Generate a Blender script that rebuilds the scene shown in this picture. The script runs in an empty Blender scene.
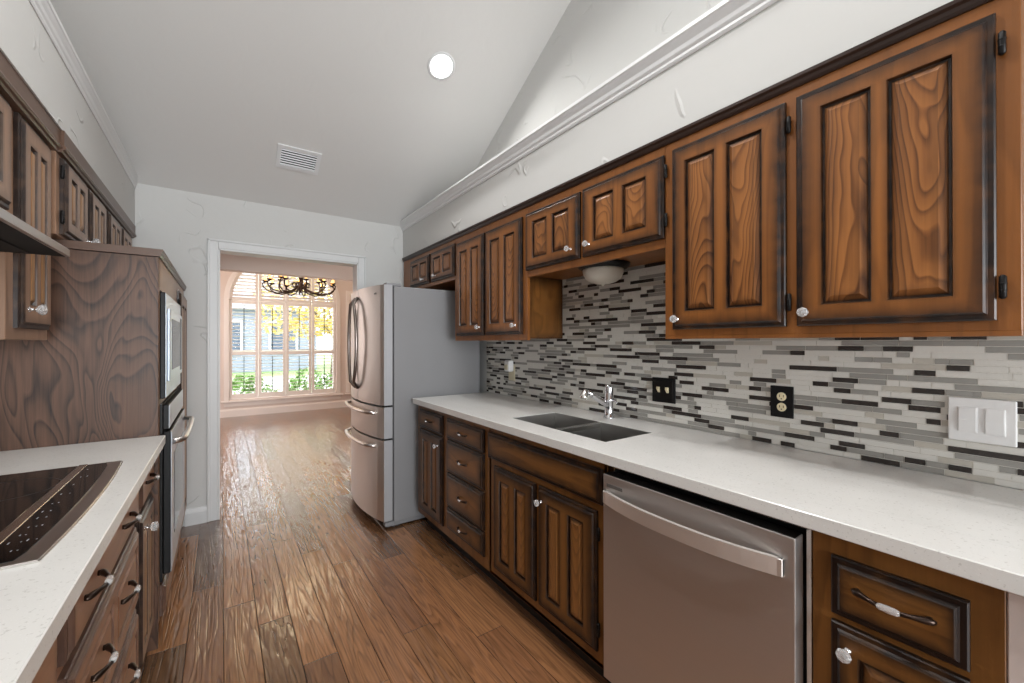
import bpy, bmesh, math, random
from mathutils import Vector, Matrix
random.seed(7)
sc = bpy.context.scene
col = sc.collection
PI = math.pi

# ------------------------------------------------------------------ camera
CAM_H = 1.312
yaw, pitch, roll = math.radians(35.168), math.radians(0.145), math.radians(-0.045)
fw = Vector((math.sin(yaw) * math.cos(pitch), math.cos(yaw) * math.cos(pitch), math.sin(pitch)))
rt = Vector((math.cos(yaw), -math.sin(yaw), 0))
up = rt.cross(fw)
rt2 = rt * math.cos(roll) + up * math.sin(roll)
up2 = up * math.cos(roll) - rt * math.sin(roll)
cd = bpy.data.cameras.new('camera')
cam = bpy.data.objects.new('camera', cd)
col.objects.link(cam)
cd.sensor_width = 36.0
cd.lens = 412.0 / 1024.0 * 36.0
cd.clip_start = 0.02
cd.clip_end = 200
M = Matrix((rt2, up2, -fw)).transposed().to_4x4()
M.translation = (0, 0, CAM_H)
cam.matrix_world = M
sc.camera = cam

# ------------------------------------------------------------------ world, lights, exposure
sc.view_settings.view_transform = 'Standard'
sc.view_settings.look = 'None'
sc.view_settings.exposure = 0.0
sc.view_settings.gamma = 1.0
sc.view_settings.use_curve_mapping = False
sc.cycles.use_denoising = True
sc.cycles.max_bounces = 10
sc.cycles.diffuse_bounces = 6
sc.cycles.sample_clamp_indirect = 8.0

w = bpy.data.worlds.new('sky')
sc.world = w
w.use_nodes = True
bg = w.node_tree.nodes['Background']
bg.inputs[0].default_value = (0.86, 0.93, 1.0, 1)
bg.inputs[1].default_value = 6.5


def area_light(name, loc, target, sx, sy, energy, color=(1, 1, 1), spread=180):
    l = bpy.data.lights.new(name, 'AREA')
    l.shape = 'RECTANGLE'
    l.size = sx
    l.size_y = sy
    l.energy = energy
    l.color = color
    l.spread = math.radians(spread)
    o = bpy.data.objects.new(name, l)
    col.objects.link(o)
    o.location = loc
    d = Vector(target) - Vector(loc)
    o.rotation_euler = d.to_track_quat('-Z', 'Y').to_euler()
    return o


sun = bpy.data.lights.new('sun', 'SUN')
sun.energy = 5.0
sun.angle = math.radians(1.0)
sun.color = (1.0, 0.95, 0.86)
so = bpy.data.objects.new('sun', sun)
col.objects.link(so)
so.rotation_euler = (math.radians(42), 0, math.radians(200))

# added unseen fill lamps, no windows there: behind the camera, dining room, hall
area_light('rear_fill_light', (0.45, -4.45, 1.5), (0.45, 3.0, 1.5), 2.3, 2.0, 104, (0.93, 0.97, 1.0), 110)
area_light('dining_fill_light', (-1.45, 7.0, 1.6), (1.5, 7.0, 1.3), 2.6, 2.0, 46, (1.0, 0.90, 0.86))
area_light('hall_fill_light', (3.3, 4.45, 1.5), (0, 4.45, 1.2), 0.8, 1.8, 28, (1.0, 0.92, 0.88))

# ------------------------------------------------------------------ node helpers


def new_mat(name):
    m = bpy.data.materials.new(name)
    m.use_nodes = True
    nt = m.node_tree
    return m, nt, nt.nodes['Principled BSDF']


def srgb(r, g, b):
    f = lambda c: (c / 255 / 12.92) if c / 255 <= 0.04045 else ((c / 255 + 0.055) / 1.055) ** 2.4
    return (f(r), f(g), f(b), 1)


def N(nt, typ, **kw):
    n = nt.nodes.new(typ)
    for k, v in kw.items():
        if k.startswith('i_'):
            key = k[2:]
            n.inputs[int(key) if key.isdigit() else key.replace('_', ' ')].default_value = v
        else:
            setattr(n, k, v)
    return n


def math_n(nt, op, a, b=None, c=None):
    n = nt.nodes.new('ShaderNodeMath')
    n.operation = op
    for i, v in enumerate((a, b, c)):
        if v is None:
            continue
        if isinstance(v, (int, float)):
            n.inputs[i].default_value = v
        else:
            nt.links.new(v, n.inputs[i])
    return n.outputs[0]


def mix_c(nt, fac, a, b, blend='MIX'):
    n = nt.nodes.new('ShaderNodeMix')
    n.data_type = 'RGBA'
    n.blend_type = blend
    for idx, v in ((0, fac), (6, a), (7, b)):
        if isinstance(v, (int, float)):
            n.inputs[idx].default_value = v
        elif isinstance(v, tuple):
            n.inputs[idx].default_value = v
        else:
            nt.links.new(v, n.inputs[idx])
    return n.outputs[2]


def ramp(nt, fac, stops, interp='LINEAR'):
    n = nt.nodes.new('ShaderNodeValToRGB')
    n.color_ramp.interpolation = interp
    el = n.color_ramp.elements
    while len(el) < len(stops):
        el.new(0.5)
    for e, (p, c) in zip(el, stops):
        e.position = p
        e.color = c
    nt.links.new(fac, n.inputs[0])
    return n.outputs[0]


def simple(name, color, rough=0.5, metal=0.0, spec=0.5, emis=None, estr=0.0, coat=0.0, trans=0.0):
    m, nt, b = new_mat(name)
    b.inputs['Base Color'].default_value = color
    b.inputs['Roughness'].default_value = rough
    b.inputs['Metallic'].default_value = metal
    b.inputs['Specular IOR Level'].default_value = spec
    b.inputs['Coat Weight'].default_value = coat
    b.inputs['Transmission Weight'].default_value = trans
    if emis:
        b.inputs['Emission Color'].default_value = emis
        b.inputs['Emission Strength'].default_value = estr
    return m


def wood(name, light, dark, glaze, axis='Z', scale=4.0, freq=9.0, contrast=0.6, along=0.16, rough=0.34, fine=0.5, cath=False, distort=0.35, detail=2.0, nrough=0.45):
    """stained grain: contour lines of a stretched noise, pores, and the dark hand-rubbed glaze of the edges"""
    m, nt, b = new_mat(name)
    tc = N(nt, 'ShaderNodeTexCoord')
    oi = N(nt, 'ShaderNodeObjectInfo')
    mp = N(nt, 'ShaderNodeMapping')
    s = [1.0, 1.0, 1.0]
    s['XYZ'.index(axis)] = along
    mp.inputs['Scale'].default_value = s
    nt.links.new(tc.outputs['Object'], mp.inputs['Vector'])
    va = N(nt, 'ShaderNodeVectorMath', operation='ADD')
    off = N(nt, 'ShaderNodeVectorMath', operation='SCALE')
    off.inputs[0].default_value = (17.3, 9.1, 23.7)
    nt.links.new(oi.outputs['Random'], off.inputs['Scale'])
    nt.links.new(mp.outputs[0], va.inputs[0])
    nt.links.new(off.outputs[0], va.inputs[1])
    n1 = N(nt, 'ShaderNodeTexNoise', i_Scale=scale, i_Detail=detail, i_Roughness=nrough, i_Distortion=distort)
    nt.links.new(va.outputs[0], n1.inputs['Vector'])
    ph = math_n(nt, 'MULTIPLY', n1.outputs[0], freq)
    if cath:
        # cathedral arches: parabolas about the middle of the board, wobbled by the noise
        so_ = N(nt, 'ShaderNodeSeparateXYZ')
        nt.links.new(tc.outputs['Object'], so_.inputs[0])
        sg = N(nt, 'ShaderNodeSeparateXYZ')
        nt.links.new(tc.outputs['Generated'], sg.inputs[0])
        rz = math_n(nt, 'FRACT', math_n(nt, 'MULTIPLY', oi.outputs['Random'], 37.0))
        gy = math_n(nt, 'SUBTRACT', sg.outputs[1], math_n(nt, 'ADD', math_n(nt, 'MULTIPLY', rz, 0.5), 0.25))
        sg2 = math_n(nt, 'SUBTRACT', math_n(nt, 'MULTIPLY', math_n(nt, 'GREATER_THAN', oi.outputs['Random'], 0.45), 2.0), 1.0)
        par = math_n(nt, 'MULTIPLY', math_n(nt, 'MULTIPLY', math_n(nt, 'MULTIPLY', gy, gy), 10.0), sg2)
        base = math_n(nt, 'ADD', math_n(nt, 'MULTIPLY', so_.outputs[2], freq), par)
        base = math_n(nt, 'ADD', base, math_n(nt, 'MULTIPLY', oi.outputs['Random'], 7.0))
        ph = math_n(nt, 'ADD', base, math_n(nt, 'MULTIPLY', n1.outputs[0], 12.0))
    fr = math_n(nt, 'FRACT', ph)
    # sawtooth with soft return, like early/late wood
    r1 = ramp(nt, fr, [(0.0, (0, 0, 0, 1)), (0.55, (0.35, 0.35, 0.35, 1)), (0.86, (1, 1, 1, 1)), (1.0, (0, 0, 0, 1))])
    mp2 = N(nt, 'ShaderNodeMapping')
    s2 = [1.0, 1.0, 1.0]
    s2['XYZ'.index(axis)] = 0.03
    mp2.inputs['Scale'].default_value = s2
    nt.links.new(tc.outputs['Object'], mp2.inputs['Vector'])
    n2 = N(nt, 'ShaderNodeTexNoise', i_Scale=150.0, i_Detail=3.0, i_Roughness=0.6)
    nt.links.new(mp2.outputs[0], n2.inputs['Vector'])
    n3 = N(nt, 'ShaderNodeTexNoise', i_Scale=scale * 1.1, i_Detail=2.0)
    nt.links.new(va.outputs[0], n3.inputs['Vector'])
    f1 = math_n(nt, 'MULTIPLY', r1, contrast)
    f2 = math_n(nt, 'MULTIPLY', math_n(nt, 'SUBTRACT', n2.outputs[0], 0.42), fine)
    f3 = math_n(nt, 'MULTIPLY', math_n(nt, 'SUBTRACT', n3.outputs[0], 0.45), 0.9)
    fac = math_n(nt, 'ADD', math_n(nt, 'ADD', f1, f2), f3)
    fac.node.use_clamp = True
    c = mix_c(nt, fac, light, dark)
    at = N(nt, 'ShaderNodeAttribute', attribute_name='glaze')
    gn = N(nt, 'ShaderNodeTexNoise', i_Scale=22.0, i_Detail=2.0)
    nt.links.new(tc.outputs['Object'], gn.inputs['Vector'])
    g = math_n(nt, 'MULTIPLY', at.outputs['Fac'], math_n(nt, 'ADD', math_n(nt, 'MULTIPLY', gn.outputs[0], 0.7), 0.62))
    g.node.use_clamp = True
    c = mix_c(nt, g, c, glaze)
    nt.links.new(c, b.inputs['Base Color'])
    b.inputs['Roughness'].default_value = rough
    b.inputs['Specular IOR Level'].default_value = 0.38
    bp = N(nt, 'ShaderNodeBump', i_Strength=0.12, i_Distance=0.002)
    nt.links.new(n2.outputs[0], bp.inputs['Height'])
    nt.links.new(bp.outputs[0], b.inputs['Normal'])
    return m


GLZ = srgb(30, 21, 18)
M_DOOR = wood('stained_wood_door', srgb(150, 94, 45), srgb(100, 60, 27), GLZ, 'Z', 6.0, 7.0, 0.40, 0.14)
M_PANEL = wood('stained_wood_panel', srgb(162, 105, 56), srgb(84, 48, 23), GLZ, 'Z', 6.0, 11.0, 0.70, 0.40, cath=True)
M_FRAME = wood('stained_wood_frame', srgb(140, 87, 42), srgb(100, 60, 28), GLZ, 'Z', 5.0, 7.0, 0.35, 0.12)
M_BASE = wood('dark_wood_base', srgb(124, 82, 40), srgb(76, 47, 22), GLZ, 'Z', 5.0, 6.0, 0.4, 0.14)  # right base cabinets: darker than the wall cabinets above
M_BASEP = wood('dark_wood_panel', srgb(146, 98, 52), srgb(84, 52, 26), GLZ, 'Z', 5.0, 14.0, 0.5, 0.2, cath=True)
M_DRAWER = wood('dark_wood_drawer', srgb(134, 89, 44), srgb(80, 50, 23), GLZ, 'Y', 6.0, 10.0, 0.45, 0.16)
LGZ = srgb(46, 37, 34)
M_LDOOR = wood('brown_wood_door', srgb(160, 126, 102), srgb(122, 93, 74), LGZ, 'Z', 5.0, 6.0, 0.35, 0.14)  # left wood: cool white sheen mixed into the colour, hence greyer
M_LPANEL = wood('brown_wood_panel', srgb(178, 134, 92), srgb(118, 82, 54), srgb(40, 33, 31), 'Z', 7.0, 10.0, 0.5, 0.2)
M_LDRAWER = wood('brown_wood_drawer', srgb(164, 118, 90), srgb(126, 88, 66), srgb(92, 70, 60), 'Y', 5.0, 6.0, 0.35, 0.14)  # drawer fronts lightened by the same painted-in sheen
M_WALNUT = wood('figured_walnut_panel', srgb(106, 77, 61), srgb(34, 25, 22), GLZ, 'Z', 4.0, 26.0, 0.66, 0.32, 0.42, 1.0, distort=0.6, detail=2.6, nrough=0.5)
M_LTRIM = wood('dark_brown_trim', srgb(100, 76, 62), srgb(70, 51, 42), GLZ, 'Y', 5.0, 4.0, 0.3, 0.1)
M_RTRIM = wood('black_brown_trim', srgb(52, 34, 26), srgb(34, 22, 18), GLZ, 'Y', 5.0, 4.0, 0.3, 0.1)
M_GLAZE = simple('toe_kick_black', srgb(24, 18, 15), 0.6)

M_STEEL = None


def steel(name, base, rough, stretch_axis, amt=0.06):
    m, nt, b = new_mat(name)
    tc = N(nt, 'ShaderNodeTexCoord')
    mp = N(nt, 'ShaderNodeMapping')
    s = [260.0, 260.0, 260.0]
    s['XYZ'.index(stretch_axis)] = 2.0
    mp.inputs['Scale'].default_value = s
    nt.links.new(tc.outputs['Object'], mp.inputs['Vector'])
    n = N(nt, 'ShaderNodeTexNoise', i_Scale=1.0, i_Detail=2.0)
    nt.links.new(mp.outputs[0], n.inputs['Vector'])
    r = math_n(nt, 'ADD', math_n(nt, 'MULTIPLY', math_n(nt, 'SUBTRACT', n.outputs[0], 0.5), amt * 2), rough)
    nt.links.new(r, b.inputs['Roughness'])
    b.inputs['Base Color'].default_value = base
    b.inputs['Metallic'].default_value = 1.0
    return m


M_STEEL = steel('brushed_steel', srgb(205, 200, 196), 0.30, 'Y')
M_STEELC = steel('cool_steel', srgb(212, 220, 230), 0.42, 'Z')
M_STEELV = steel('brushed_steel_vertical', srgb(226, 221, 217), 0.43, 'Z')
M_SLATE = steel('slate_steel', srgb(205, 202, 200), 0.48, 'Y')
M_BARH = steel('pale_bar_steel', srgb(240, 236, 232), 0.52, 'Y')
M_HANDLE = steel('dark_handle_steel', srgb(150, 140, 134), 0.3, 'Z')
M_SINK = steel('sink_steel', srgb(176, 174, 171), 0.38, 'Y')
M_CHROME = simple('chrome', srgb(225, 225, 228), 0.08, 1.0)
M_BRIGHT = simple('polished_edge', srgb(230, 228, 224), 0.2, 1.0)
M_FRSIDE = simple('grey_enamel', srgb(136, 136, 138), 0.42, 0.0, 0.4)
M_BLACK = simple('black_plastic', srgb(16, 16, 17), 0.45, 0.0, 0.25)
M_BLACKM = simple('black_iron', srgb(26, 24, 24), 0.45, 0.6)
M_BRONZE = simple('dark_bronze', srgb(70, 58, 52), 0.28, 0.9)
M_GLASSB = simple('black_glass', srgb(9, 9, 10), 0.04, 0.0, 0.6)
M_OVENGL = simple('smoked_oven_glass', srgb(60, 62, 66), 0.06, 0.0, 0.8)
M_CRYSTAL = simple('clear_crystal', (1, 1, 1, 1), 0.03, 0.0, 0.5, trans=0.75)
M_WPLASTIC = simple('white_plastic', srgb(232, 232, 232), 0.35)
M_IVORY = simple('ivory_plastic', srgb(206, 198, 172), 0.4)
M_TRIMW = simple('white_trim_paint', srgb(226, 227, 228), 0.4)
M_CASING = simple('casing_paint', srgb(216, 217, 217), 0.4)
M_DWALL = simple('dining_wall_paint', srgb(228, 216, 209), 0.7)
M_SHUT = simple('shutter_white', srgb(240, 234, 230), 0.45)
M_PANELW = simple('pale_panel_paint', srgb(206, 192, 186), 0.55)
M_IRON = simple('bronzed_iron', srgb(58, 36, 30), 0.45, 0.55)
M_ICON = simple('touch_marks', srgb(150, 152, 156), 0.5)
M_GREYMARK = simple('grey_badge', srgb(120, 118, 116), 0.4, 0.6)
M_DARK = simple('dark_gap', srgb(10, 9, 9), 0.8)
M_LEDGEM = simple('ivory_toggle', srgb(228, 216, 180), 0.4)


def mat_wall(name, base, strokes=True):
    m, nt, b = new_mat(name)
    tc = N(nt, 'ShaderNodeTexCoord')
    n1 = N(nt, 'ShaderNodeTexNoise', i_Scale=9.0, i_Detail=3.0, i_Distortion=0.6)
    nt.links.new(tc.outputs['Object'], n1.inputs['Vector'])
    h = math_n(nt, 'MULTIPLY', n1.outputs[0], 0.35)
    if strokes:
        n2 = N(nt, 'ShaderNodeTexNoise', i_Scale=5.5, i_Detail=1.0, i_Distortion=0.25)
        nt.links.new(tc.outputs['Object'], n2.inputs['Vector'])
        rdg = math_n(nt, 'ABSOLUTE', math_n(nt, 'SUBTRACT', n2.outputs[0], 0.5))
        line = ramp(nt, rdg, [(0.0, (1, 1, 1, 1)), (0.010, (0.55, 0.55, 0.55, 1)), (0.022, (0, 0, 0, 1))])
        n3 = N(nt, 'ShaderNodeTexNoise', i_Scale=4.3, i_Detail=0.0)
        mp = N(nt, 'ShaderNodeMapping')
        mp.inputs['Location'].default_value = (4.1, 2.7, 8.8)
        nt.links.new(tc.outputs['Object'], mp.inputs['Vector'])
        nt.links.new(mp.outputs[0], n3.inputs['Vector'])
        msk = ramp(nt, n3.outputs[0], [(0.57, (0, 0, 0, 1)), (0.63, (1, 1, 1, 1))])
        st = math_n(nt, 'MULTIPLY', line, msk)
        h = math_n(nt, 'ADD', h, math_n(nt, 'MULTIPLY', st, 1.1))
    bp = N(nt, 'ShaderNodeBump', i_Strength=0.55, i_Distance=0.008)
    nt.links.new(h, bp.inputs['Height'])
    nt.links.new(bp.outputs[0], b.inputs['Normal'])
    b.inputs['Base Color'].default_value = base
    b.inputs['Roughness'].default_value = 0.75
    b.inputs['Specular IOR Level'].default_value = 0.25
    return m


M_WALL = mat_wall('trowelled_plaster', srgb(208, 208, 206))
M_CEIL = mat_wall('ceiling_paint', srgb(220, 219, 217), False)


def mat_floor():
    m, nt, b = new_mat('hand_scraped_planks')
    tc = N(nt, 'ShaderNodeTexCoord')
    sp = N(nt, 'ShaderNodeSeparateXYZ')
    nt.links.new(tc.outputs['Object'], sp.inputs[0])
    W, L = 0.132, 1.25
    xr = math_n(nt, 'DIVIDE', math_n(nt, 'ADD', sp.outputs[0], 20.0 * W - 0.0075), W)
    row = math_n(nt, 'FLOOR', xr)
    fx = math_n(nt, 'FRACT', xr)
    wn = N(nt, 'ShaderNodeTexWhiteNoise', noise_dimensions='1D')
    nt.links.new(row, wn.inputs['W'])
    yy = math_n(nt, 'ADD', math_n(nt, 'DIVIDE', sp.outputs[1], L), math_n(nt, 'MULTIPLY', wn.outputs['Value'], 7.0))
    idx = math_n(nt, 'FLOOR', yy)
    fy = math_n(nt, 'FRACT', yy)
    cmb = N(nt, 'ShaderNodeCombineXYZ')
    nt.links.new(row, cmb.inputs[0])
    nt.links.new(idx, cmb.inputs[1])
    wn2 = N(nt, 'ShaderNodeTexWhiteNoise', noise_dimensions='2D')
    nt.links.new(cmb.outputs[0], wn2.inputs['Vector'])
    # grain coordinates, shifted per plank
    mp = N(nt, 'ShaderNodeMapping')
    mp.inputs['Scale'].default_value = (1.0, 0.07, 1.0)
    nt.links.new(tc.outputs['Object'], mp.inputs['Vector'])
    sh = N(nt, 'ShaderNodeVectorMath', operation='SCALE')
    sh.inputs['Scale'].default_value = 13.0
    nt.links.new(wn2.outputs['Color'], sh.inputs[0])
    ad = N(nt, 'ShaderNodeVectorMath', operation='ADD')
    nt.links.new(mp.outputs[0], ad.inputs[0])
    nt.links.new(sh.outputs[0], ad.inputs[1])
    n1 = N(nt, 'ShaderNodeTexNoise', i_Scale=11.0, i_Detail=2.0, i_Roughness=0.5, i_Distortion=0.25)
    nt.links.new(ad.outputs[0], n1.inputs['Vector'])
    rings = math_n(nt, 'FRACT', math_n(nt, 'MULTIPLY', n1.outputs[0], 14.0))
    rr = ramp(nt, rings, [(0.0, (0, 0, 0, 1)), (0.5, (0.25, 0.25, 0.25, 1)), (0.85, (1, 1, 1, 1)), (1.0, (0.1, 0.1, 0.1, 1))])
    mp2 = N(nt, 'ShaderNodeMapping')
    mp2.inputs['Scale'].default_value = (1.0, 0.04, 1.0)
    nt.links.new(tc.outputs['Object'], mp2.inputs['Vector'])
    n2 = N(nt, 'ShaderNodeTexNoise', i_Scale=120.0, i_Detail=3.0)
    nt.links.new(mp2.outputs[0], n2.inputs['Vector'])
    tone = ramp(nt, wn2.outputs['Value'], [(0.0, srgb(106, 76, 50)), (0.3, srgb(144, 101, 66)), (0.6, srgb(164, 115, 76)),
                                          (0.84, srgb(156, 107, 72)), (1.0, srgb(108, 76, 51))])
    dk = math_n(nt, 'ADD', math_n(nt, 'MULTIPLY', rr, 0.5), math_n(nt, 'MULTIPLY', math_n(nt, 'SUBTRACT', n2.outputs[0], 0.42), 1.7))
    dk.node.use_clamp = True
    c = mix_c(nt, dk, tone, mix_c(nt, 0.70, tone, srgb(52, 32, 22)))
    # seams
    ex = math_n(nt, 'MINIMUM', fx, math_n(nt, 'SUBTRACT', 1.0, fx))
    ey = math_n(nt, 'MULTIPLY', math_n(nt, 'MINIMUM', fy, math_n(nt, 'SUBTRACT', 1.0, fy)), L / W)
    e = math_n(nt, 'MINIMUM', ex, ey)
    seam = ramp(nt, e, [(0.004, (1, 1, 1, 1)), (0.018, (0, 0, 0, 1))])
    c = mix_c(nt, math_n(nt, 'MULTIPLY', seam, 0.5), c, srgb(34, 20, 14))
    nt.links.new(c, b.inputs['Base Color'])
    # hand-scraped relief: ripples across the plank
    mp3 = N(nt, 'ShaderNodeMapping')
    mp3.inputs['Scale'].default_value = (1.0, 0.20, 1.0)
    nt.links.new(tc.outputs['Object'], mp3.inputs['Vector'])
    ad3 = N(nt, 'ShaderNodeVectorMath', operation='ADD')
    nt.links.new(mp3.outputs[0], ad3.inputs[0])
    nt.links.new(sh.outputs[0], ad3.inputs[1])
    n4 = N(nt, 'ShaderNodeTexNoise', i_Scale=30.0, i_Detail=1.0, i_Distortion=0.5)
    nt.links.new(ad3.outputs[0], n4.inputs['Vector'])
    hgt = math_n(nt, 'ADD', math_n(nt, 'MULTIPLY', n4.outputs[0], 1.0), math_n(nt, 'MULTIPLY', rr, -0.18))
    hgt = math_n(nt, 'SUBTRACT', hgt, math_n(nt, 'MULTIPLY', seam, 0.8))
    bp = N(nt, 'ShaderNodeBump', i_Strength=0.7, i_Distance=0.006)
    nt.links.new(hgt, bp.inputs['Height'])
    nt.links.new(bp.outputs[0], b.inputs['Normal'])
    b.inputs['Roughness'].default_value = 0.26
    b.inputs['Coat Weight'].default_value = 0.7
    b.inputs['Coat Roughness'].default_value = 0.16
    nt.links.new(bp.outputs[0], b.inputs['Coat Normal'])
    b.inputs['Specular IOR Level'].default_value = 0.6
    return m


M_FLOOR = mat_floor()


def mat_quartz():
    m, nt, b = new_mat('white_quartz')
    tc = N(nt, 'ShaderNodeTexCoord')
    n1 = N(nt, 'ShaderNodeTexNoise', i_Scale=150.0, i_Detail=2.0)
    n2 = N(nt, 'ShaderNodeTexNoise', i_Scale=320.0, i_Detail=1.0)
    n3 = N(nt, 'ShaderNodeTexNoise', i_Scale=7.0, i_Detail=3.0)
    for n in (n1, n2, n3):
        nt.links.new(tc.outputs['Object'], n.inputs['Vector'])
    c = mix_c(nt, n3.outputs[0], srgb(228, 227, 224), srgb(218, 217, 214))
    f = ramp(nt, n1.outputs[0], [(0.63, (0, 0, 0, 1)), (0.70, (1, 1, 1, 1))])
    c = mix_c(nt, math_n(nt, 'MULTIPLY', f, 0.30), c, srgb(150, 146, 140))
    f2 = ramp(nt, n2.outputs[0], [(0.66, (0, 0, 0, 1)), (0.72, (1, 1, 1, 1))])
    c = mix_c(nt, math_n(nt, 'MULTIPLY', f2, 0.35), c, srgb(240, 240, 238))
    nt.links.new(c, b.inputs['Base Color'])
    b.inputs['Roughness'].default_value = 0.22
    b.inputs['Specular IOR Level'].default_value = 0.45
    return m


M_QUARTZ = mat_quartz()
M_TILE_L = simple('tile_light', srgb(214, 212, 206), 0.16)
M_TILE_W = simple('tile_warm', srgb(188, 183, 173), 0.2)
M_TILE_M = simple('tile_mid', srgb(150, 148, 143), 0.2)
M_TILE_D = simple('tile_dark', srgb(52, 46, 43), 0.25)
M_GROUT = simple('grout', srgb(214, 211, 204), 0.8)


# ------------------------------------------------------------------ mesh builder
class MB:
    def __init__(self):
        self.v, self.f, self.m, self.g, self.s = [], [], [], [], []

    def quadface(self, pts, mi=0, gl=None, smooth=False):
        b0 = len(self.v)
        for i, p in enumerate(pts):
            self.v.append(Vector(p))
            self.g.append(gl[i] if gl else 0.0)
        self.f.append(list(range(b0, b0 + len(pts))))
        self.m.append(mi)
        self.s.append(smooth)

    def add_bm(self, bm, mi=0, smooth=False, g=0.0):
        b0 = len(self.v)
        bm.verts.index_update()
        for v in bm.verts:
            self.v.append(v.co.copy())
            self.g.append(g)
        for f in bm.faces:
            self.f.append([b0 + v.index for v in f.verts])
            self.m.append(mi)
            self.s.append(smooth)
        bm.free()
        return self

    def box(self, x0, x1, y0, y1, z0, z1, bev=0.0, mi=0, g=0.0, seg=1):
        bm = bmesh.new()
        bmesh.ops.create_cube(bm, size=1.0)
        sx, sy, sz = abs(x1 - x0), abs(y1 - y0), abs(z1 - z0)
        for v in bm.verts:
            v.co = Vector((v.co.x * sx + (x0 + x1) / 2, v.co.y * sy + (y0 + y1) / 2, v.co.z * sz + (z0 + z1) / 2))
        if bev > 0:
            bmesh.ops.bevel(bm, geom=list(bm.edges), offset=min(bev, sx * .45, sy * .45, sz * .45), segments=seg, affect='EDGES', profile=0.5)
        return self.add_bm(bm, mi, False, g)

    def prism(self, prof, axis, a0, a1, mi=0, smooth=False, g=0.0):
        """closed 2-D outline extruded along an axis; outline in the two other axes, in order"""
        n = len(prof)
        b0 = len(self.v)
        for a in (a0, a1):
            for p, q in prof:
                c = {'X': (a, p, q), 'Y': (p, a, q), 'Z': (p, q, a)}[axis]
                self.v.append(Vector(c))
                self.g.append(g)
        for i in range(n):
            j = (i + 1) % n
            self.f.append([b0 + i, b0 + j, b0 + n + j, b0 + n + i])
            self.m.append(mi)
            self.s.append(smooth)
        for o in (0, n):
            self.f.append([b0 + o + i for i in range(n)])
            self.m.append(mi)
            self.s.append(False)
        return self

    def tube(self, pts, r, seg=8, mi=0, caps=True, flat=None):
        pts = [Vector(p) for p in pts]
        n = len(pts)
        rs = r if isinstance(r, (list, tuple)) else [r] * n
        b0 = len(self.v)
        prev = None
        for i in range(n):
            t = (pts[min(i + 1, n - 1)] - pts[max(i - 1, 0)]).normalized()
            if prev is None:
                a = Vector((0, 0, 1)) if abs(t.z) < 0.9 else Vector((1, 0, 0))
                u = t.cross(a).normalized()
            else:
                u = (prev - t * prev.dot(t)).normalized()
            prev = u
            w_ = t.cross(u)
            for k in range(seg):
                an = 2 * PI * k / seg
                self.v.append(pts[i] + (u * math.cos(an) + w_ * math.sin(an) * (flat or 1.0)) * rs[i])
                self.g.append(0.0)
        for i in range(n - 1):
            for k in range(seg):
                k2 = (k + 1) % seg
                self.f.append([b0 + i * seg + k, b0 + i * seg + k2, b0 + (i + 1) * seg + k2, b0 + (i + 1) * seg + k])
                self.m.append(mi)
                self.s.append(True)
        if caps:
            for o in (0, (n - 1) * seg):
                self.f.append([b0 + o + k for k in range(seg)])
                self.m.append(mi)
                self.s.append(False)
        return self

    def lathe(self, prof, center=(0, 0, 0), axis=(0, 0, 1), seg=24, mi=0, smooth=True, ribs=0.0):
        ax = Vector(axis).normalized()
        a = Vector((1, 0, 0)) if abs(ax.x) < 0.9 else Vector((0, 1, 0))
        u = ax.cross(a).normalized()
        w_ = ax.cross(u)
        c = Vector(center)
        b0 = len(self.v)
        for r, h in prof:
            for k in range(seg):
                an = 2 * PI * k / seg
                rr = r * (1 + (ribs if k % 2 else 0))
                self.v.append(c + ax * h + (u * math.cos(an) + w_ * math.sin(an)) * rr)
                self.g.append(0.0)
        for i in range(len(prof) - 1):
            for k in range(seg):
                k2 = (k + 1) % seg
                self.f.append([b0 + i * seg + k, b0 + i * seg + k2, b0 + (i + 1) * seg + k2, b0 + (i + 1) * seg + k])
                self.m.append(mi)
                self.s.append(smooth)
        for o in (0, (len(prof) - 1) * seg):
            self.f.append([b0 + o + k for k in range(seg)])
            self.m.append(mi)
            self.s.append(False)
        return self

    def mesh(self, name, mats, off=(0, 0, 0)):
        off = Vector(off)
        me = bpy.data.meshes.new(name)
        me.from_pydata([tuple(v - off) for v in self.v], [], self.f)
        for m in mats:
            me.materials.append(m)
        me.polygons.foreach_set('material_index', self.m)
        me.polygons.foreach_set('use_smooth', self.s)
        if any(self.g):
            at = me.attributes.new('glaze', 'FLOAT', 'POINT')
            at.data.foreach_set('value', self.g)
        bm = bmesh.new()
        bm.from_mesh(me)
        bmesh.ops.recalc_face_normals(bm, faces=bm.faces)
        bm.to_mesh(me)
        bm.free()
        me.update()
        return me

    def build(self, name, mats, parent=None):
        if not isinstance(mats, (list, tuple)):
            mats = [mats]
        me = self.mesh(name, mats, origin(parent) if parent else (0, 0, 0))
        o = bpy.data.objects.new(name, me)
        col.objects.link(o)
        if parent:
            o.parent = parent
        return o


ROOTLOC = {}


def origin(o):
    while o.parent:
        o = o.parent
    return Vector(ROOTLOC.get(o.name, (0, 0, 0)))


def thing(name, loc, label, cat, group=None):
    o = bpy.data.objects.new(name, None)
    col.objects.link(o)
    o.empty_display_size = 0.1
    o.location = loc
    ROOTLOC[o.name] = tuple(loc)
    return tag(o, label, cat, group)


def tag(o, label, cat, group=None, kind=None):
    o['label'] = label
    o['category'] = cat
    if group:
        o['group'] = group
    if kind:
        o['kind'] = kind
    return o


def struct(name, mb, mats, label=None):
    o = mb.build(name, mats)
    o['kind'] = 'structure'
    if label:
        o['label'] = label
        o['category'] = name.split('_')[0]
    return o


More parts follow.
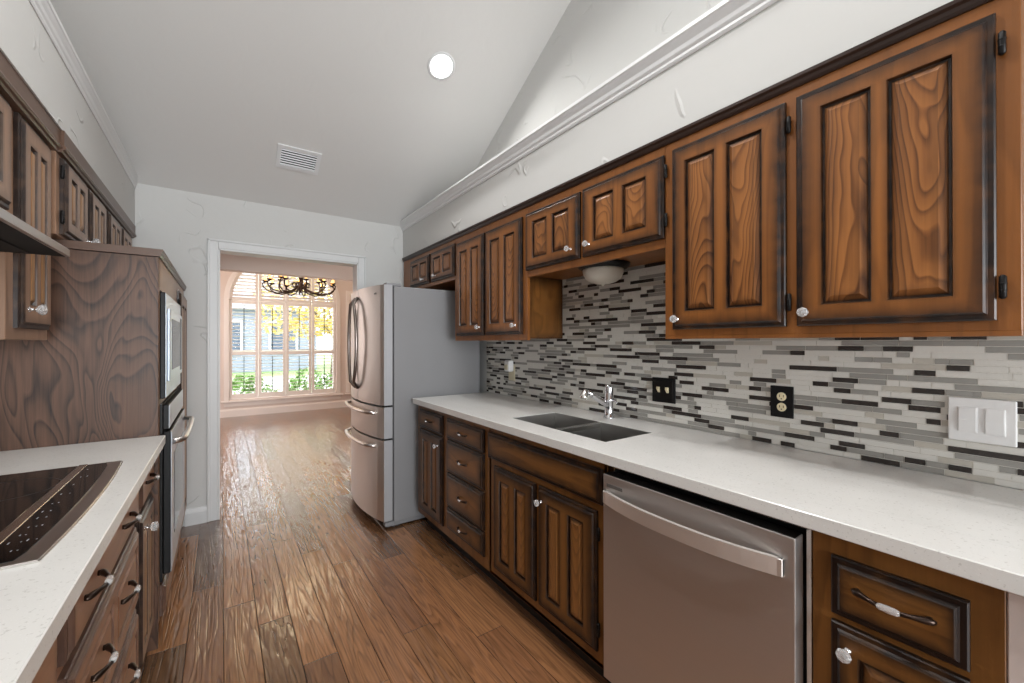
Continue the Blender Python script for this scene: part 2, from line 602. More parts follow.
def single(name, mb, mats, label, cat, group=None, base=None):
    """a thing that is one mesh; origin at its base"""
    if not isinstance(mats, (list, tuple)):
        mats = [mats]
    if base is None:
        n = len(mb.v)
        base = (sum(v.x for v in mb.v) / n, sum(v.y for v in mb.v) / n, min(v.z for v in mb.v))
    me = mb.mesh(name, mats, base)
    o = bpy.data.objects.new(name, me)
    col.objects.link(o)
    o.location = base
    return tag(o, label, cat, group)


# ------------------------------------------------------------------ room dimensions
XW, XL = 1.768, -0.855            # right and left kitchen walls
YB = 3.763                        # wall with the doorway
ZT, SL = 2.400, 0.545             # ceiling height at that wall, slope of the vault
YR = -0.6                         # ridge
YE = -4.6                         # wall behind the camera
SOF_R, SOF_L, SOF_Z = 1.395, -0.483, 2.100
YD = 8.82                         # dining window wall
zr = ZT + SL * (YB - YR)
ze = zr - SL * (YR - YE)

# floor
struct('floor', MB().box(-3.0, 4.0, -5.0, YD + 0.05, -0.08, 0.0), M_FLOOR)
# vaulted ceiling
mb = MB()
mb.prism([(YB + 0.0, ZT), (YR, zr), (YE, ze), (YE, ze + .1), (YR, zr + .1), (YB + 0.0, ZT + .1)], 'X', XL, XW)
struct('ceiling', mb, M_CEIL)


def gable(name, x0, x1, mat):
    m_ = MB()
    m_.prism([(YE, 0), (YB, 0), (YB, ZT), (YR, zr), (YE, ze)], 'X', x0, x1)
    return struct(name, m_, mat)


gable('wall_right', XW, XW + .1, M_WALL)
gable('wall_left', XL - .1, XL, M_WALL)
# solid wall behind the camera, without a window
mb = MB()
mb.box(XL - .1, XW + .1, YE - .1, YE, 0, ze + .1)
struct('wall_rear', mb, M_WALL)
# doorway wall
DX0, DX1, DZ = -0.022, 0.985, 2.012
mb = MB()
mb.box(-1.75, XL - .1, YB + .001, YB + .119, 0, 3.16).box(XW + .1, 3.6, YB + .001, YB + .119, 0, 3.16).box(XL - .1, XW + .1, YB + .02, YB + .119, ZT + .1, 3.16)
mb.box(XL - .1, DX0, YB, YB + .12, 0, ZT + .1).box(DX1, XW + .1, YB, YB + .12, 0, ZT + .1).box(DX0, DX1, YB, YB + .12, DZ, ZT + .1)
struct('wall_back', mb, M_WALL)
# soffits over both runs of wall cabinets
struct('wall_soffit_right', MB().box(SOF_R, XW, YE, YB, SOF_Z, 2.43), M_WALL)
struct('wall_soffit_left', MB().box(XL, SOF_L, YE, YB, SOF_Z, 2.43), M_WALL)


def crown(name, xf, sgn, k=1.0):
    # sgn -1: projects to -X
    pr = [(0, 2.360), (.006, 2.358), (.012, 2.366), (.012, 2.376), (.020, 2.384), (.024, 2.398), (.034, 2.410), (.040, 2.420), (.046, 2.424), (.046, 2.438), (-.03, 2.438), (-.03, 2.431), (0, 2.431)]
    return struct(name, MB().prism([(xf + sgn * p * k, z) for p, z in pr], 'Y', YE, YB), M_TRIMW)


crown('trim_1', SOF_R, -1)
crown('trim_2', SOF_L, 1, .45)

# door casing, jambs and baseboard
mb = MB()
for (x0, x1, z0, z1) in ((DX0 - .066, DX0, 0, DZ + .066), (DX1, DX1 + .066, 0, DZ + .066), (DX0, DX1, DZ, DZ + .066)):
    mb.box(x0, x1, YB - .014, YB, z0, z1, .004)
mb.box(DX0 - .066, DX0 - .050, YB - .022, YB - .012, 0, DZ + .066, .004)
mb.box(DX1 + .050, DX1 + .066, YB - .022, YB - .012, 0, DZ + .066, .004)
mb.box(DX0 - .066, DX1 + .066, YB - .022, YB - .012, DZ + .050, DZ + .066, .004)
mb.box(DX0, DX0 + .012, YB - .012, YB + .132, 0, DZ, .002)
mb.box(DX1 - .012, DX1, YB - .012, YB + .132, 0, DZ, .002)
mb.box(DX0, DX1, YB - .012, YB + .132, DZ - .012, DZ, .002)
struct('trim_3', mb, M_CASING)
mb = MB()
mb.prism([(YB, 0), (YB - .016, 0), (YB - .016, .085), (YB - .010, .10), (YB - .006, .115), (YB, .12)], 'X', -0.215, DX0 - .066)
mb.prism([(YB, 0), (YB - .016, 0), (YB - .016, .085), (YB - .010, .10), (YB - .006, .115), (YB, .12)], 'X', DX1 + .066, XW)
struct('baseboard_back', mb, M_CASING)

# ------------------------------------------------------------------ hall and dining room beyond
struct('ceiling_dining', MB().box(-3.0, 4.0, YB + .12, YD, 3.15, 3.25), M_DWALL)
struct('wall_dining_left', MB().box(-1.75, -1.65, YB + .12, YD, 0, 3.2), M_DWALL)
struct('wall_dining_right', MB().box(3.5, 3.6, YB + .12, YD, 0, 3.2), M_DWALL)
mb = MB()
mb.box(-1.7, 3.5, 5.0, 5.14, 2.045, 3.2).box(-1.7, -0.55, 5.0, 5.14, 0, 2.045).box(2.6, 3.5, 5.0, 5.14, 0, 2.045)
struct('wall_hall', mb, M_DWALL)

WX0, WX1, WZ0, WZS = 0.105, 1.885, 0.30, 2.08      # arched window opening
WC, WR = (WX0 + WX1) / 2, (WX1 - WX0) / 2
V0, V1, VZ0, VZ1 = 2.14, 3.04, 0.30, 2.30          # second window
mb = MB()
mb.box(-1.75, WX0, YD, YD + .16, 0, 3.2).box(WX0, WX1, YD, YD + .16, 0, WZ0)
mb.box(WX1, V0, YD, YD + .16, 0, 3.2).box(V0, V1, YD, YD + .16, 0, VZ0).box(V0, V1, YD, YD + .16, VZ1, 3.2).box(V1, 3.6, YD, YD + .16, 0, 3.2)
NA = 32
pts = [(WX0 + 2 * WR * i / NA, 0) for i in range(NA + 1)]
arch = [(WC - WR * math.cos(PI * i / NA), WZS + WR * math.sin(PI * i / NA)) for i in range(NA + 1)]
for i in range(NA):
    (xa, za), (xb, zb) = arch[i], arch[i + 1]
    mb.prism([(xa, YD), (xb, YD), (xb, YD + .16), (xa, YD + .16)], 'Z', 0, 1)
    b0 = len(mb.v) - 8
    for k, zz in enumerate((za, zb, zb, za, 3.2, 3.2, 3.2, 3.2)):
        mb.v[b0 + k].z = zz
struct('wall_dining_window', mb, M_DWALL)
mb = MB()
for (x0, x1) in ((-1.65, 3.5),):
    mb.prism([(YD, 0), (YD - .018, 0), (YD - .018, .11), (YD - .010, .13), (YD, .14)], 'X', x0, x1)
struct('baseboard_dining', mb, M_SHUT)


def arch_ring(mbx, cx, cz, r0, r1, y0, y1, n=28, mi=0):
    for i in range(n):
        a, b_ = PI * i / n, PI * (i + 1) / n
        q = [(cx - r * math.cos(t), cz + r * math.sin(t)) for r, t in ((r0, a), (r0, b_), (r1, b_), (r1, a))]
        vs = [(x, y0, z) for x, z in q] + [(x, y1, z) for x, z in q]
        b0 = len(mbx.v)
        for v in vs:
            mbx.v.append(Vector(v))
            mbx.g.append(0)
        for f in ((0, 1, 2, 3), (4, 5, 6, 7), (0, 1, 5, 4), (1, 2, 6, 5), (2, 3, 7, 6), (3, 0, 4, 7)):
            mbx.f.append([b0 + k for k in f])
            mbx.m.append(mi)
            mbx.s.append(False)


# window 1: casing, sill, glazing bars
mb = MB()
arch_ring(mb, WC, WZS, WR, WR + .075, YD - .02, YD)
mb.box(WX0 - .075, WX0, YD - .02, YD, WZ0 - .02, WZS, .004).box(WX1, WX1 + .075, YD - .02, YD, WZ0 - .02, WZS, .004)
mb.box(WX0 - .12, WX1 + .12, YD - .06, YD, WZ0 - .045, WZ0 - .012, .006)
mb.box(WX0 - .08, WX1 + .08, YD - .018, YD, WZ0 - .12, WZ0 - .045, .004)
w1 = struct('window_1', mb, M_SHUT)
mb = MB()
for x in (WX0 + .02, WC, WX1 - .02):
    mb.box(x - .02, x + .02, YD + .10, YD + .14, WZ0, WZS + (WR if x == WC else 0.1))
for z in (WZ0 + .02, 1.15, WZS):
    mb.box(WX0, WX1, YD + .10, YD + .14, z - .02, z + .02)
for x in (WC - WR / 2, WC + WR / 2):
    mb.box(x - .008, x + .008, YD + .11, YD + .13, WZ0, WZS + .7)
mb.build('glazing_bars', M_SHUT, w1)
M_PANE = simple('window_glass', (1, 1, 1, 1), 0.0, trans=1.0)
M_PANE.node_tree.nodes['Principled BSDF'].inputs['IOR'].default_value = 1.05
mb = MB()
mb.box(WX0, WX1, YD + .116, YD + .122, WZ0, WZS)
q = [(x, z) for x, z in arch]
mb.prism([(x, z) for x, z in arch], 'Y', YD + .116, YD + .122)
mb.build('pane', M_PANE, w1)
mb = MB()
for (x0, x1, z0, z1) in ((V0 - .07, V0, VZ0, VZ1 + .07), (V1, V1 + .07, VZ0, VZ1 + .07), (V0, V1, VZ1, VZ1 + .07)):
    mb.box(x0, x1, YD - .02, YD, z0, z1, .004)
mb.box(V0 - .10, V1 + .10, YD - .06, YD, VZ0 - .045, VZ0 - .012, .006)
w2 = struct('window_2', mb, M_SHUT)
MB().box(V0, V1, YD + .116, YD + .122, VZ0, VZ1).build('pane', M_PANE, w2)


def louvers(mbx, x0, x1, z0, z1, tilt, depth=.062, pitch=.058, clip=None):
    n = max(1, int((z1 - z0) / pitch))
    for i in range(n):
        z = z0 + (i + .5) * (z1 - z0) / n
        a0, a1 = x0, x1
        if clip:
            a0, a1 = clip(z, x0, x1)
            if a1 - a0 < .03:
                continue
        c, s = math.cos(tilt), math.sin(tilt)
        pr = []
        for (p, q_) in ((-.5, 0), (-.3, .0045), (.3, .0045), (.5, 0), (.3, -.0045), (-.3, -.0045)):
            py, pz = p * depth, q_
            pr.append((YD + .045 + py * c - pz * s, z + py * s + pz * c))
        mbx.prism(pr, 'X', a0, a1)


def shutter(name, x0, x1, z0, z1, mid, label, group, tilt, top_arch=False, frame=.045):
    t = thing(name, ((x0 + x1) / 2, YD + .045, z0), label, 'shutter', group)
    ya, yb = YD + .028, YD + .060
    m_ = MB()

    def clip(z, a0, a1):
        if not top_arch or z < WZS:
            return a0, a1
        h = WR - .04
        d = h * h - (z - WZS) ** 2
        if d <= 0:
            return 0, 0
        hw = math.sqrt(d)
        return max(a0, WC - hw), min(a1, WC + hw)
    if not top_arch:
        m_.box(x0, x0 + frame, ya, yb, z0, z1, .003).box(x1 - frame, x1, ya, yb, z0, z1, .003)
        m_.box(x0 + frame, x1 - frame, ya, yb, z0, z0 + .085, .003).box(x0 + frame, x1 - frame, ya, yb, z1 - .06, z1, .003)
        if mid:
            m_.box(x0 + frame, x1 - frame, ya, yb, mid - .03, mid + .03, .003)
    else:
        # straight sides and the piece of arch over this leaf
        for xs, xe in ((x0, x0 + frame), (x1 - frame, x1)):
            if xs < WX0 + .02 or xe > WX1 - .02:
                continue
            xm = (xs + xe) / 2
            d = WR * WR - (xm - WC) ** 2
            m_.box(xs, xe, ya, yb, z0, WZS + math.sqrt(max(d, 0)) - .01 if d > 0 else z0 + .02, .003)
        m_.box(x0 + frame, x1 - frame, ya, yb, z0, z0 + .055, .003)
        for i in range(28):
            a, b_ = PI * i / 28, PI * (i + 1) / 28
            xm = WC - WR * math.cos((a + b_) / 2)
            if not (x0 - .02 <= xm <= x1 + .02):
                continue
            qd = [(min(max(WC - r * math.cos(tt), x0), x1), WZS + r * math.sin(tt)) for r, tt in ((WR - .05, a), (WR - .05, b_), (WR - .002, b_), (WR - .002, a))]
            m_.prism(qd, 'Y', ya, yb)
    m_.build('frame', M_SHUT, t)
    l_ = MB()
    if mid:
        louvers(l_, x0 + frame, x1 - frame, z0 + .085, mid - .03, tilt)
        louvers(l_, x0 + frame, x1 - frame, mid + .03, z1 - .06, tilt)
    else:
        louvers(l_, x0 + frame, x1 - frame, z0 + .055, z1, tilt, clip=clip)
    l_.build('louvers', M_SHUT, t)
    xm = (x0 + x1) / 2
    r_ = MB()
    if not top_arch:
        r_.box(xm - .006, xm + .006, YD + .002, YD + .014, z0 + .12, (mid or z1) - .06)
        if mid:
            r_.box(xm - .006, xm + .006, YD + .002, YD + .014, mid + .06, z1 - .1)
        r_.build('tilt_rod', M_BLACKM, t)
    return t


pw = (WX1 - WX0) / 4
nm = ['leftmost tall white louvred shutter of the arched dining window', 'second from left tall white shutter of the arched dining window, beside the centre post',
      'third from left tall white shutter, in front of yellow leaves', 'rightmost tall white louvred shutter of the arched dining window']
na = ['leftmost arched-top white shutter, curved side of the dining window', 'second arched-top white shutter, left of the chandelier stem',
      'third arched-top white shutter, behind the chandelier stem', 'rightmost arched-top white shutter, behind the chandelier arms']
for i in range(4):
    shutter('plantation_shutter', WX0 + i * pw + .004, WX0 + (i + 1) * pw - .004, WZ0 + .01, WZS - .005, 1.12, nm[i], 'tall shutters of the arched window', math.radians(-8))
    shutter('arched_shutter', WX0 + i * pw + .004, WX0 + (i + 1) * pw - .004, WZS + .0, WZS + WR - .05, None, na[i], 'arched shutters above', math.radians(-38), True)
shutter('plantation_shutter', V0 + .004, V1 - .004, VZ0 + .01, VZ1 - .01, 1.12, 'white shutter of the second window, peeking out just left of the refrigerator', None, math.radians(-20))

# chandelier
CX, CY, CZ = 0.985, 7.0, 2.115
ch = thing('chandelier', (CX, CY, CZ), 'dark wrought iron chandelier with curling arms and amber candles in the dining room', 'chandelier')
mb = MB()
mb.lathe([(.004, -.06), (.02, -.05), (.03, -.02), (.016, .02), (.028, .06), (.018, .12), (.03, .16), (.012, .22), (.008, .3)], (CX, CY, CZ + .02), seg=12)
mb.tube([(CX, CY, CZ + .3), (CX, CY, 3.14)], .006, 6)
mb.lathe([(.06, 0), (.055, .02), (.02, .03)], (CX, CY, 3.12), seg=12)
mb.build('stem', M_IRON, ch)
M_AMBER = simple('amber_glass', srgb(255, 205, 130), 0.3, emis=srgb(255, 196, 110), estr=3.0)
for tier, (n, rad, zt, ph) in enumerate(((11, .50, .10, .15), (6, .33, .15, .45))):
    for k in range(n):
        a = 2 * PI * k / n + ph
        d = Vector((math.cos(a), math.sin(a), 0))
        c0 = Vector((CX, CY, CZ))
        P_ = [c0 + d * .02 + Vector((0, 0, .10)), c0 + d * .06 + Vector((0, 0, .03)), c0 + d * .14 + Vector((0, 0, -.035 + .02 * tier)), c0 + d * rad * .62 + Vector((0, 0, -.06 + .02 * tier)),
              c0 + d * rad * .85 + Vector((0, 0, -.035)), c0 + d * (rad * .98) + Vector((0, 0, .02)), c0 + d * rad + Vector((0, 0, .07)), c0 + d * (rad * .93) + Vector((0, 0, zt))]
        arm = MB().tube(P_, .0098, 6)
        q0 = c0 + d * .10 + Vector((0, 0, .02))
        arm.tube([q0 + d * (.035 * math.cos(t)) + Vector((0, 0, .055 + .035 * math.sin(t))) for t in [i_ * .8 for i_ in range(8)]], .006, 5)
        ao = arm.build('arm', M_IRON, ch)
        e = c0 + d * (rad * .93) + Vector((0, 0, zt))
        MB().lathe([(.010, -.012), (.038, .002), (.042, .014), (.016, .018)], e, seg=10).build('drip_cup', M_IRON, ao)
        MB().lathe([(.012, .014), (.016, .03), (.017, .055), (.010, .075), (.003, .09)], e, seg=8).build('candle_bulb', M_AMBER, ao)
lp = bpy.data.lights.new('chandelier_glow', 'POINT')
lp.energy = 18
lp.color = (1, .78, .5)
lp.shadow_soft_size = .25
lo = bpy.data.objects.new('chandelier_glow', lp)
col.objects.link(lo)
lo.location = (CX, CY, CZ + .45)

# ------------------------------------------------------------------ outside the dining window
M_LAWN = simple('lawn_green', srgb(120, 142, 84), 0.9)
M_PAVE = simple('pale_street', srgb(160, 158, 154), 0.9)
M_BRICKH = simple('grey_house_wall', srgb(132, 138, 150), 0.9)
M_ROOFH = simple('grey_roof', srgb(140, 140, 148), 0.9)
M_LEAFG = simple('leaf_green', srgb(100, 132, 66), 0.8)
M_LEAFY = simple('leaf_yellow', srgb(196, 172, 96), 0.8)
M_BARK = simple('bark', srgb(92, 76, 64), 0.9)
M_HGLASS = simple('house_window_dark', srgb(80, 90, 106), 0.2)
struct('ground_lawn', MB().box(-16, 20, YD + .2, 14.6, -.35, -.25), M_LAWN)
struct('road', MB().box(-30, 34, 14.6, 22, -.37, -.27), M_PAVE)
struct('ground_far_lawn', MB().box(-30, 34, 22, 60, -.35, -.25), M_LAWN)


def leafy(name, c, rx, ry, rz, n, ls, mat, label, cat, group, trunk=None, seed=1):
    rnd = random.Random(seed)
    t = thing(name, (c[0], c[1], -.25), label, cat, group)
    m_ = MB()
    for _ in range(n):
        u_, th, rr = rnd.uniform(-1, 1), rnd.uniform(0, 2 * PI), rnd.uniform(.55, 1) ** .6
        s_ = math.sqrt(1 - u_ * u_)
        lump = 1 + .22 * math.sin(3 * th + seed) * s_ + .15 * math.sin(5 * u_ + seed)
        p = Vector((c[0] + rx * rr * s_ * math.cos(th) * lump, c[1] + ry * rr * s_ * math.sin(th) * lump, c[2] + rz * rr * u_ * lump))
        a = Vector((rnd.uniform(-1, 1), rnd.uniform(-1, 1), rnd.uniform(-1, 1))).normalized()
        b_ = a.cross(Vector((rnd.uniform(-1, 1), rnd.uniform(-1, 1), rnd.uniform(-1, 1)))).normalized()
        s2 = ls * rnd.uniform(.6, 1.3)
        m_.quadface([p - a * s2, p + b_ * s2 * .5, p + a * s2, p - b_ * s2 * .5])
    m_.build('foliage', mat, t)
    if trunk:
        MB().tube([(c[0], c[1], -.27), (c[0] + .05, c[1], trunk * .5), (c[0], c[1] + .05, trunk)], [.16, .12, .06], 8).build('trunk', M_BARK, t)
        for k in range(4):
            a = k * 1.6 + seed
            MB().tube([(c[0], c[1], trunk * .7), (c[0] + math.cos(a) * rx * .5, c[1] + math.sin(a) * ry * .5, trunk + rz * .4)], [.06, .025], 6).build('branch', M_BARK, t)
    else:
        MB().tube([(c[0], c[1], -.27), (c[0], c[1], c[2])], [.03, .02], 6).build('stem', M_BARK, t)
    return t


for i, (x, y, rx, rz) in enumerate(((0.45, 11.2, .50, .38), (1.75, 11.0, .54, .42), (3.0, 11.3, .50, .36), (-0.8, 11.6, .42, .3))):
    leafy('garden_shrub', (x, y, -.2 + rz), rx, .45, rz, 900, .055, M_LEAFG,
          ['round green shrub outside, below the second window leaf', 'green shrub outside, behind the lower rail of the third window leaf',
           'green shrub outside, at the right end of the window', 'small green shrub outside at the left end of the window'][i], 'shrub', 'shrubs below the window', None, i + 2)
leafy('yellow_tree', (3.3, 15.8, 3.3), 2.2, 1.8, 1.9, 2600, .13, M_LEAFY, 'tree with yellow autumn leaves outside the right half of the window', 'tree', None, 2.2, 11)
leafy('green_tree', (8.2, 19.0, 3.4), 1.6, 1.6, 2.4, 1600, .14, M_LEAFG, 'dark green tree outside, beyond the yellow one', 'tree', None, 2.0, 21)
h = thing('house', (-1.5, 26, -.25), 'grey house across the street, seen through the window louvres', 'house')
MB().box(-8, 4.5, 26, 34, -.3, 3.2).build('wall', M_BRICKH, h)
MB().prism([(25.4, 3.1), (34.6, 3.1), (30, 5.8)], 'X', -8.6, 5.1).build('roof', M_ROOFH, h)
for x in (-6.2, -3.4, -0.4, 2.2):
    wf = MB().box(x - .1, x + 1.3, 25.93, 26.0, .7, 2.5).build('window', M_SHUT, h)
    MB().box(x, x + 1.2, 25.9, 25.93, .8, 2.4).build('pane', M_HGLASS, wf)

# ------------------------------------------------------------------ cabinet fronts


class Run:
    """a run of cabinets: a along Y, b up, n out from the face frame toward the aisle"""

    def __init__(self, xf, sgn, md, mp, mfr, mdr, group=None):
        self.xf, self.s = xf, sgn
        self.md, self.mp, self.mfr, self.mdr = md, mp, mfr, mdr

    def w(self, a, b, n):
        return (self.xf + self.s * n, a, b)


def rect_ring(mb_, R, r0, n0, g0, r1, n1, g1):
    (a0, a1, b0, b1), (c0, c1, d0, d1) = r0, r1
    o = [(a0, b0), (a1, b0), (a1, b1), (a0, b1)]
    i_ = [(c0, d0), (c1, d0), (c1, d1), (c0, d1)]
    for k in range(4):
        j = (k + 1) % 4
        mb_.quadface([R.w(*o[k], n0), R.w(*o[j], n0), R.w(*i_[j], n1), R.w(*i_[k], n1)], 0, [g0, g0, g1, g1])


def inset(r, d):
    return (r[0] + d, r[1] - d, r[2] + d, r[3] - d)


def fade(d, w_):
    return max(0.0, 1.0 - d / w_)


EDGE = [(0, 0.0, 1), (0, .010, 1), (.003, .013, 1), (.012, .013, .95), (.015, .018, 1), (.019, .021, .9)]
TH = .021


def grid_front(mb_, R, rect, holes, n, gw, strength):
    """front sheet with rectangular holes, glaze fading in from the border and (less) from the holes"""
    a0, a1, b0, b1 = rect
    offs = (0, gw * .33, gw * .66, gw)
    A, B = set(), set()
    for o in offs:
        A |= {a0 + o, a1 - o}
        B |= {b0 + o, b1 - o}
    for h_ in holes:
        for o in (0, .006, .014):
            A |= {h_[0] - o, h_[1] + o}
            B |= {h_[2] - o, h_[3] + o}
    A = sorted(x for x in A if a0 - 1e-6 <= x <= a1 + 1e-6)
    B = sorted(x for x in B if b0 - 1e-6 <= x <= b1 + 1e-6)

    def g(a, b):
        d = min(a - a0, a1 - a, b - b0, b1 - b)
        v = strength * fade(d, gw) ** 1.4
        for h_ in holes:
            dx = max(h_[0] - a, 0, a - h_[1])
            dz = max(h_[2] - b, 0, b - h_[3])
            v = max(v, .5 * fade(math.hypot(dx, dz), .014))
        return v
    for i in range(len(A) - 1):
        for j in range(len(B) - 1):
            ca, cb = (A[i] + A[i + 1]) / 2, (B[j] + B[j + 1]) / 2
            if any(h_[0] < ca < h_[1] and h_[2] < cb < h_[3] for h_ in holes):
                continue
            if A[i + 1] - A[i] < 1e-6 or B[j + 1] - B[j] < 1e-6:
                continue
            q_ = [(A[i], B[j]), (A[i + 1], B[j]), (A[i + 1], B[j + 1]), (A[i], B[j + 1])]
            mb_.quadface([R.w(*p, n) for p in q_], 0, [g(*p) for p in q_])


def door(R, parent, rect, holes=None, name='door', stile=.055, rail=.06, mull=.05, gw=.045, gs=.8, mats=None, th=TH, panels=2):
    """raised-panel door or drawer front; sub-parts: the raised panels"""
    md, mp = mats or (R.md, R.mp)
    a0, a1, b0, b1 = rect
    m_ = MB()
    k = th / TH
    m_.quadface([R.w(a0, b0, 0), R.w(a1, b0, 0), R.w(a1, b1, 0), R.w(a0, b1, 0)], 0, [1] * 4)
    for (d0, n0, g0), (d1, n1, g1) in zip(EDGE[:-1], EDGE[1:]):
        rect_ring(m_, R, inset(rect, d0), n0 * k, g0, inset(rect, d1), n1 * k, g1)
    fr = inset(rect, EDGE[-1][0])
    if holes is None:
        holes = []
        if panels:
            iw = (a1 - a0) - 2 * stile - (panels - 1) * mull
            for p in range(panels):
                s_ = a0 + stile + p * (iw / panels + mull)
                holes.append((s_, s_ + iw / panels, b0 + rail, b1 - rail))
    grid_front(m_, R, fr, holes, th, gw, gs)
    for h_ in holes:
        rect_ring(m_, R, h_, th, .75, inset(h_, .003), th - .010, 1)
        i_ = inset(h_, .003)
        m_.quadface([R.w(i_[0], i_[2], th - .010), R.w(i_[1], i_[2], th - .010), R.w(i_[1], i_[3], th - .010), R.w(i_[0], i_[3], th - .010)], 0, [1] * 4)
    o = m_.build(name, md, parent)
    for h_ in holes:
        pm = MB()
        i0 = inset(h_, .0035)
        wd = min(i0[1] - i0[0], i0[3] - i0[2])
        bv = min(.020, wd * .26)
        rect_ring(pm, R, i0, th - .0098, 1, inset(i0, .004), th - .0098, 1)
        rect_ring(pm, R, inset(i0, .004), th - .0098, .9, inset(i0, .007), th - .0075, .55)
        rect_ring(pm, R, inset(i0, .007), th - .0075, .5, inset(i0, bv), th - .001, .12)
        f_ = inset(i0, bv)
        grid_front(pm, R, f_, [], th - .001, min(.02, wd * .2), .35)
        pm.build('raised_panel', mp, o)
    return o


def slab(R, parent, rect, name='drawer', gw=.05, gs=.85, mats=None, hole=False):
    return door(R, parent, rect, [] if not hole else None, name, gw=gw, gs=gs, mats=mats or (R.mdr, R.mdr))


KNOB = None


def knob_mesh():
    m_ = MB()
    m_.lathe([(.0075, 0), (.0075, .002), (.004, .004), (.0035, .012), (.005, .014)], seg=10, mi=1)
    m_.lathe([(.005, .0135), (.0115, .018), (.0145, .024), (.0125, .031), (.006, .034)], seg=8, mi=0, smooth=False)
    return m_.mesh('knob', [M_CRYSTAL, M_CHROME])


def pull_mesh():
    """bronze bow pull along Z-up local Y axis with a crystal middle; local +X is out"""
    m_ = MB()
    P_ = [(.003, -.066, .0), (.006, -.060, 0), (.011, -.050, 0), (.019, -.034, 0), (.026, -.017, 0)]
    m_.tube(P_, [.0025, .0068, .0074, .0050, .0048], 8, 0)
    m_.tube([(x, -y, z) for x, y, z in P_], [.0025, .0068, .0074, .0050, .0048], 8, 0)
    m_.tube([(.026, -.017, 0), (.027, -.012, 0), (.027, 0, 0), (.027, .012, 0), (.026, .017, 0)], [.0052, .0072, .0078, .0072, .0052], 8, 1)
    m_.tube([(.0, -.056, 0), (.008, -.056, 0)], .0065, 8, 0)
    m_.tube([(.0, .056, 0), (.008, .056, 0)], .0065, 8, 0)
    return m_.mesh('pull', [M_BRONZE, M_CRYSTAL])


KNOB, PULL = knob_mesh(), pull_mesh()


def hinge_mesh():
    m_ = MB()
    m_.tube([(0, 0, -.026), (0, 0, -.022), (0, 0, .022), (0, 0, .026)], [.003, .0062, .0062, .003], 10)
    m_.lathe([(.0068, 0), (.0068, .003)], (0, 0, -.009), seg=10)
    m_.lathe([(.0068, 0), (.0068, .003)], (0, 0, .006), seg=10)
    return m_.mesh('hinge', [M_BLACKM])


HINGE = hinge_mesh()


def hw(mesh, name, R, parent, a, b, n, rz=0.0, scale=1.0):
    o = bpy.data.objects.new(name, mesh)
    col.objects.link(o)
    o.parent = parent
    o.location = Vector(R.w(a, b, n)) - origin(parent)
    if mesh is KNOB:
        o.rotation_euler = (0, R.s * PI / 2, 0)
    elif mesh is PULL:
        o.rotation_euler = (0, 0, PI if R.s < 0 else 0)
    o.scale = (scale,) * 3
    return o


def knob(R, d, a, b, scale=1.0):
    return hw(KNOB, 'knob', R, d, a, b, TH, scale=scale)


def pull(R, d, a, b, scale=1.0):
    return hw(PULL, 'pull', R, d, a, b, TH, scale=scale)


def hinges(R, d, a, zs):
    for z in zs:
        hw(HINGE, 'hinge', R, d, a, z, .010)


def carcass(R, parent, a0, a1, b0, b1, depth, mat=None, name='carcass', lift=0.0):
    """box behind the face frame with a face frame rail that hangs below the bottom when lift > 0"""
    m_ = MB()
    x0, x1 = sorted((R.xf, R.xf - R.s * depth))
    m_.box(x0, x1, a0, a1, b0 + lift, b1, .0015)
    if lift:
        xa, xb = sorted((R.xf, R.xf - R.s * .019))
        m_.box(xa, xb, a0, a1, b0, b0 + lift + .001, .001)
    return m_.build(name, mat or R.mfr, parent)


# ------------------------------------------------------------------ right wall cabinets
UD = XW - .001 - SOF_R
RU = Run(SOF_R, -1, M_DOOR, M_PANEL, M_FRAME, M_DRAWER)
ZU0, ZU1, ZF = 1.325, 2.032, 2.098
DBOT, DTOP = 1.360, 2.034

t = thing('wall_cabinet', (SOF_R, 3.2, 1.772), 'short two-door wooden wall cabinet above the refrigerator', 'cabinet', 'wooden wall cabinets')
carcass(RU, t, 2.700, 3.735, 1.772, ZF, UD)
d = door(RU, t, (3.135, 3.545, 1.800, DTOP), stile=.05, rail=.05, mull=.035)
knob(RU, d, 3.235, 1.838)
d = door(RU, t, (2.690, 3.100, 1.800, DTOP), stile=.05, rail=.05, mull=.035)
knob(RU, d, 3.000, 1.838)

t = thing('wall_cabinet', (SOF_R, 2.27, ZU0), 'tall narrow two-door wall cabinet between refrigerator and sink', 'cabinet', 'wooden wall cabinets')
m_ = MB()
m_.box(SOF_R + .001, XW - .001, 1.950, 2.699, ZU0 + .012, ZF, .001).box(SOF_R, SOF_R + .019, 1.829, 2.699, ZU0, ZF, .001)
m_.build('carcass', M_FRAME, t)
d = door(RU, t, (2.278, 2.660, DBOT, 2.022), stile=.062, rail=.07, mull=.05)
knob(RU, d, 2.320, 1.412)
d = door(RU, t, (1.868, 2.258, DBOT, 2.022), stile=.062, rail=.07, mull=.05)
knob(RU, d, 1.918, 1.412)
M_HONEY = wood('honey_side_panel', srgb(168, 112, 54), srgb(112, 70, 32), GLZ, 'Z', 5.0, 12.0, .45, .3)
mb = MB()
ax = [SOF_R + .020, 1.50, 1.52, 1.55, 1.68, 1.73, 1.752, XW - .008]
az = [ZU0 + .012, 1.345, 1.375, 1.62, 1.665, 1.708]


def pg(x, z):
    dx, dz = min(abs(x - 1.485), XW - .008 - x), min(z - ZU0 - .012, 1.70 - z)
    return .85 * max(fade(max(dx, 0), .07), fade(max(dz, 0), .07))


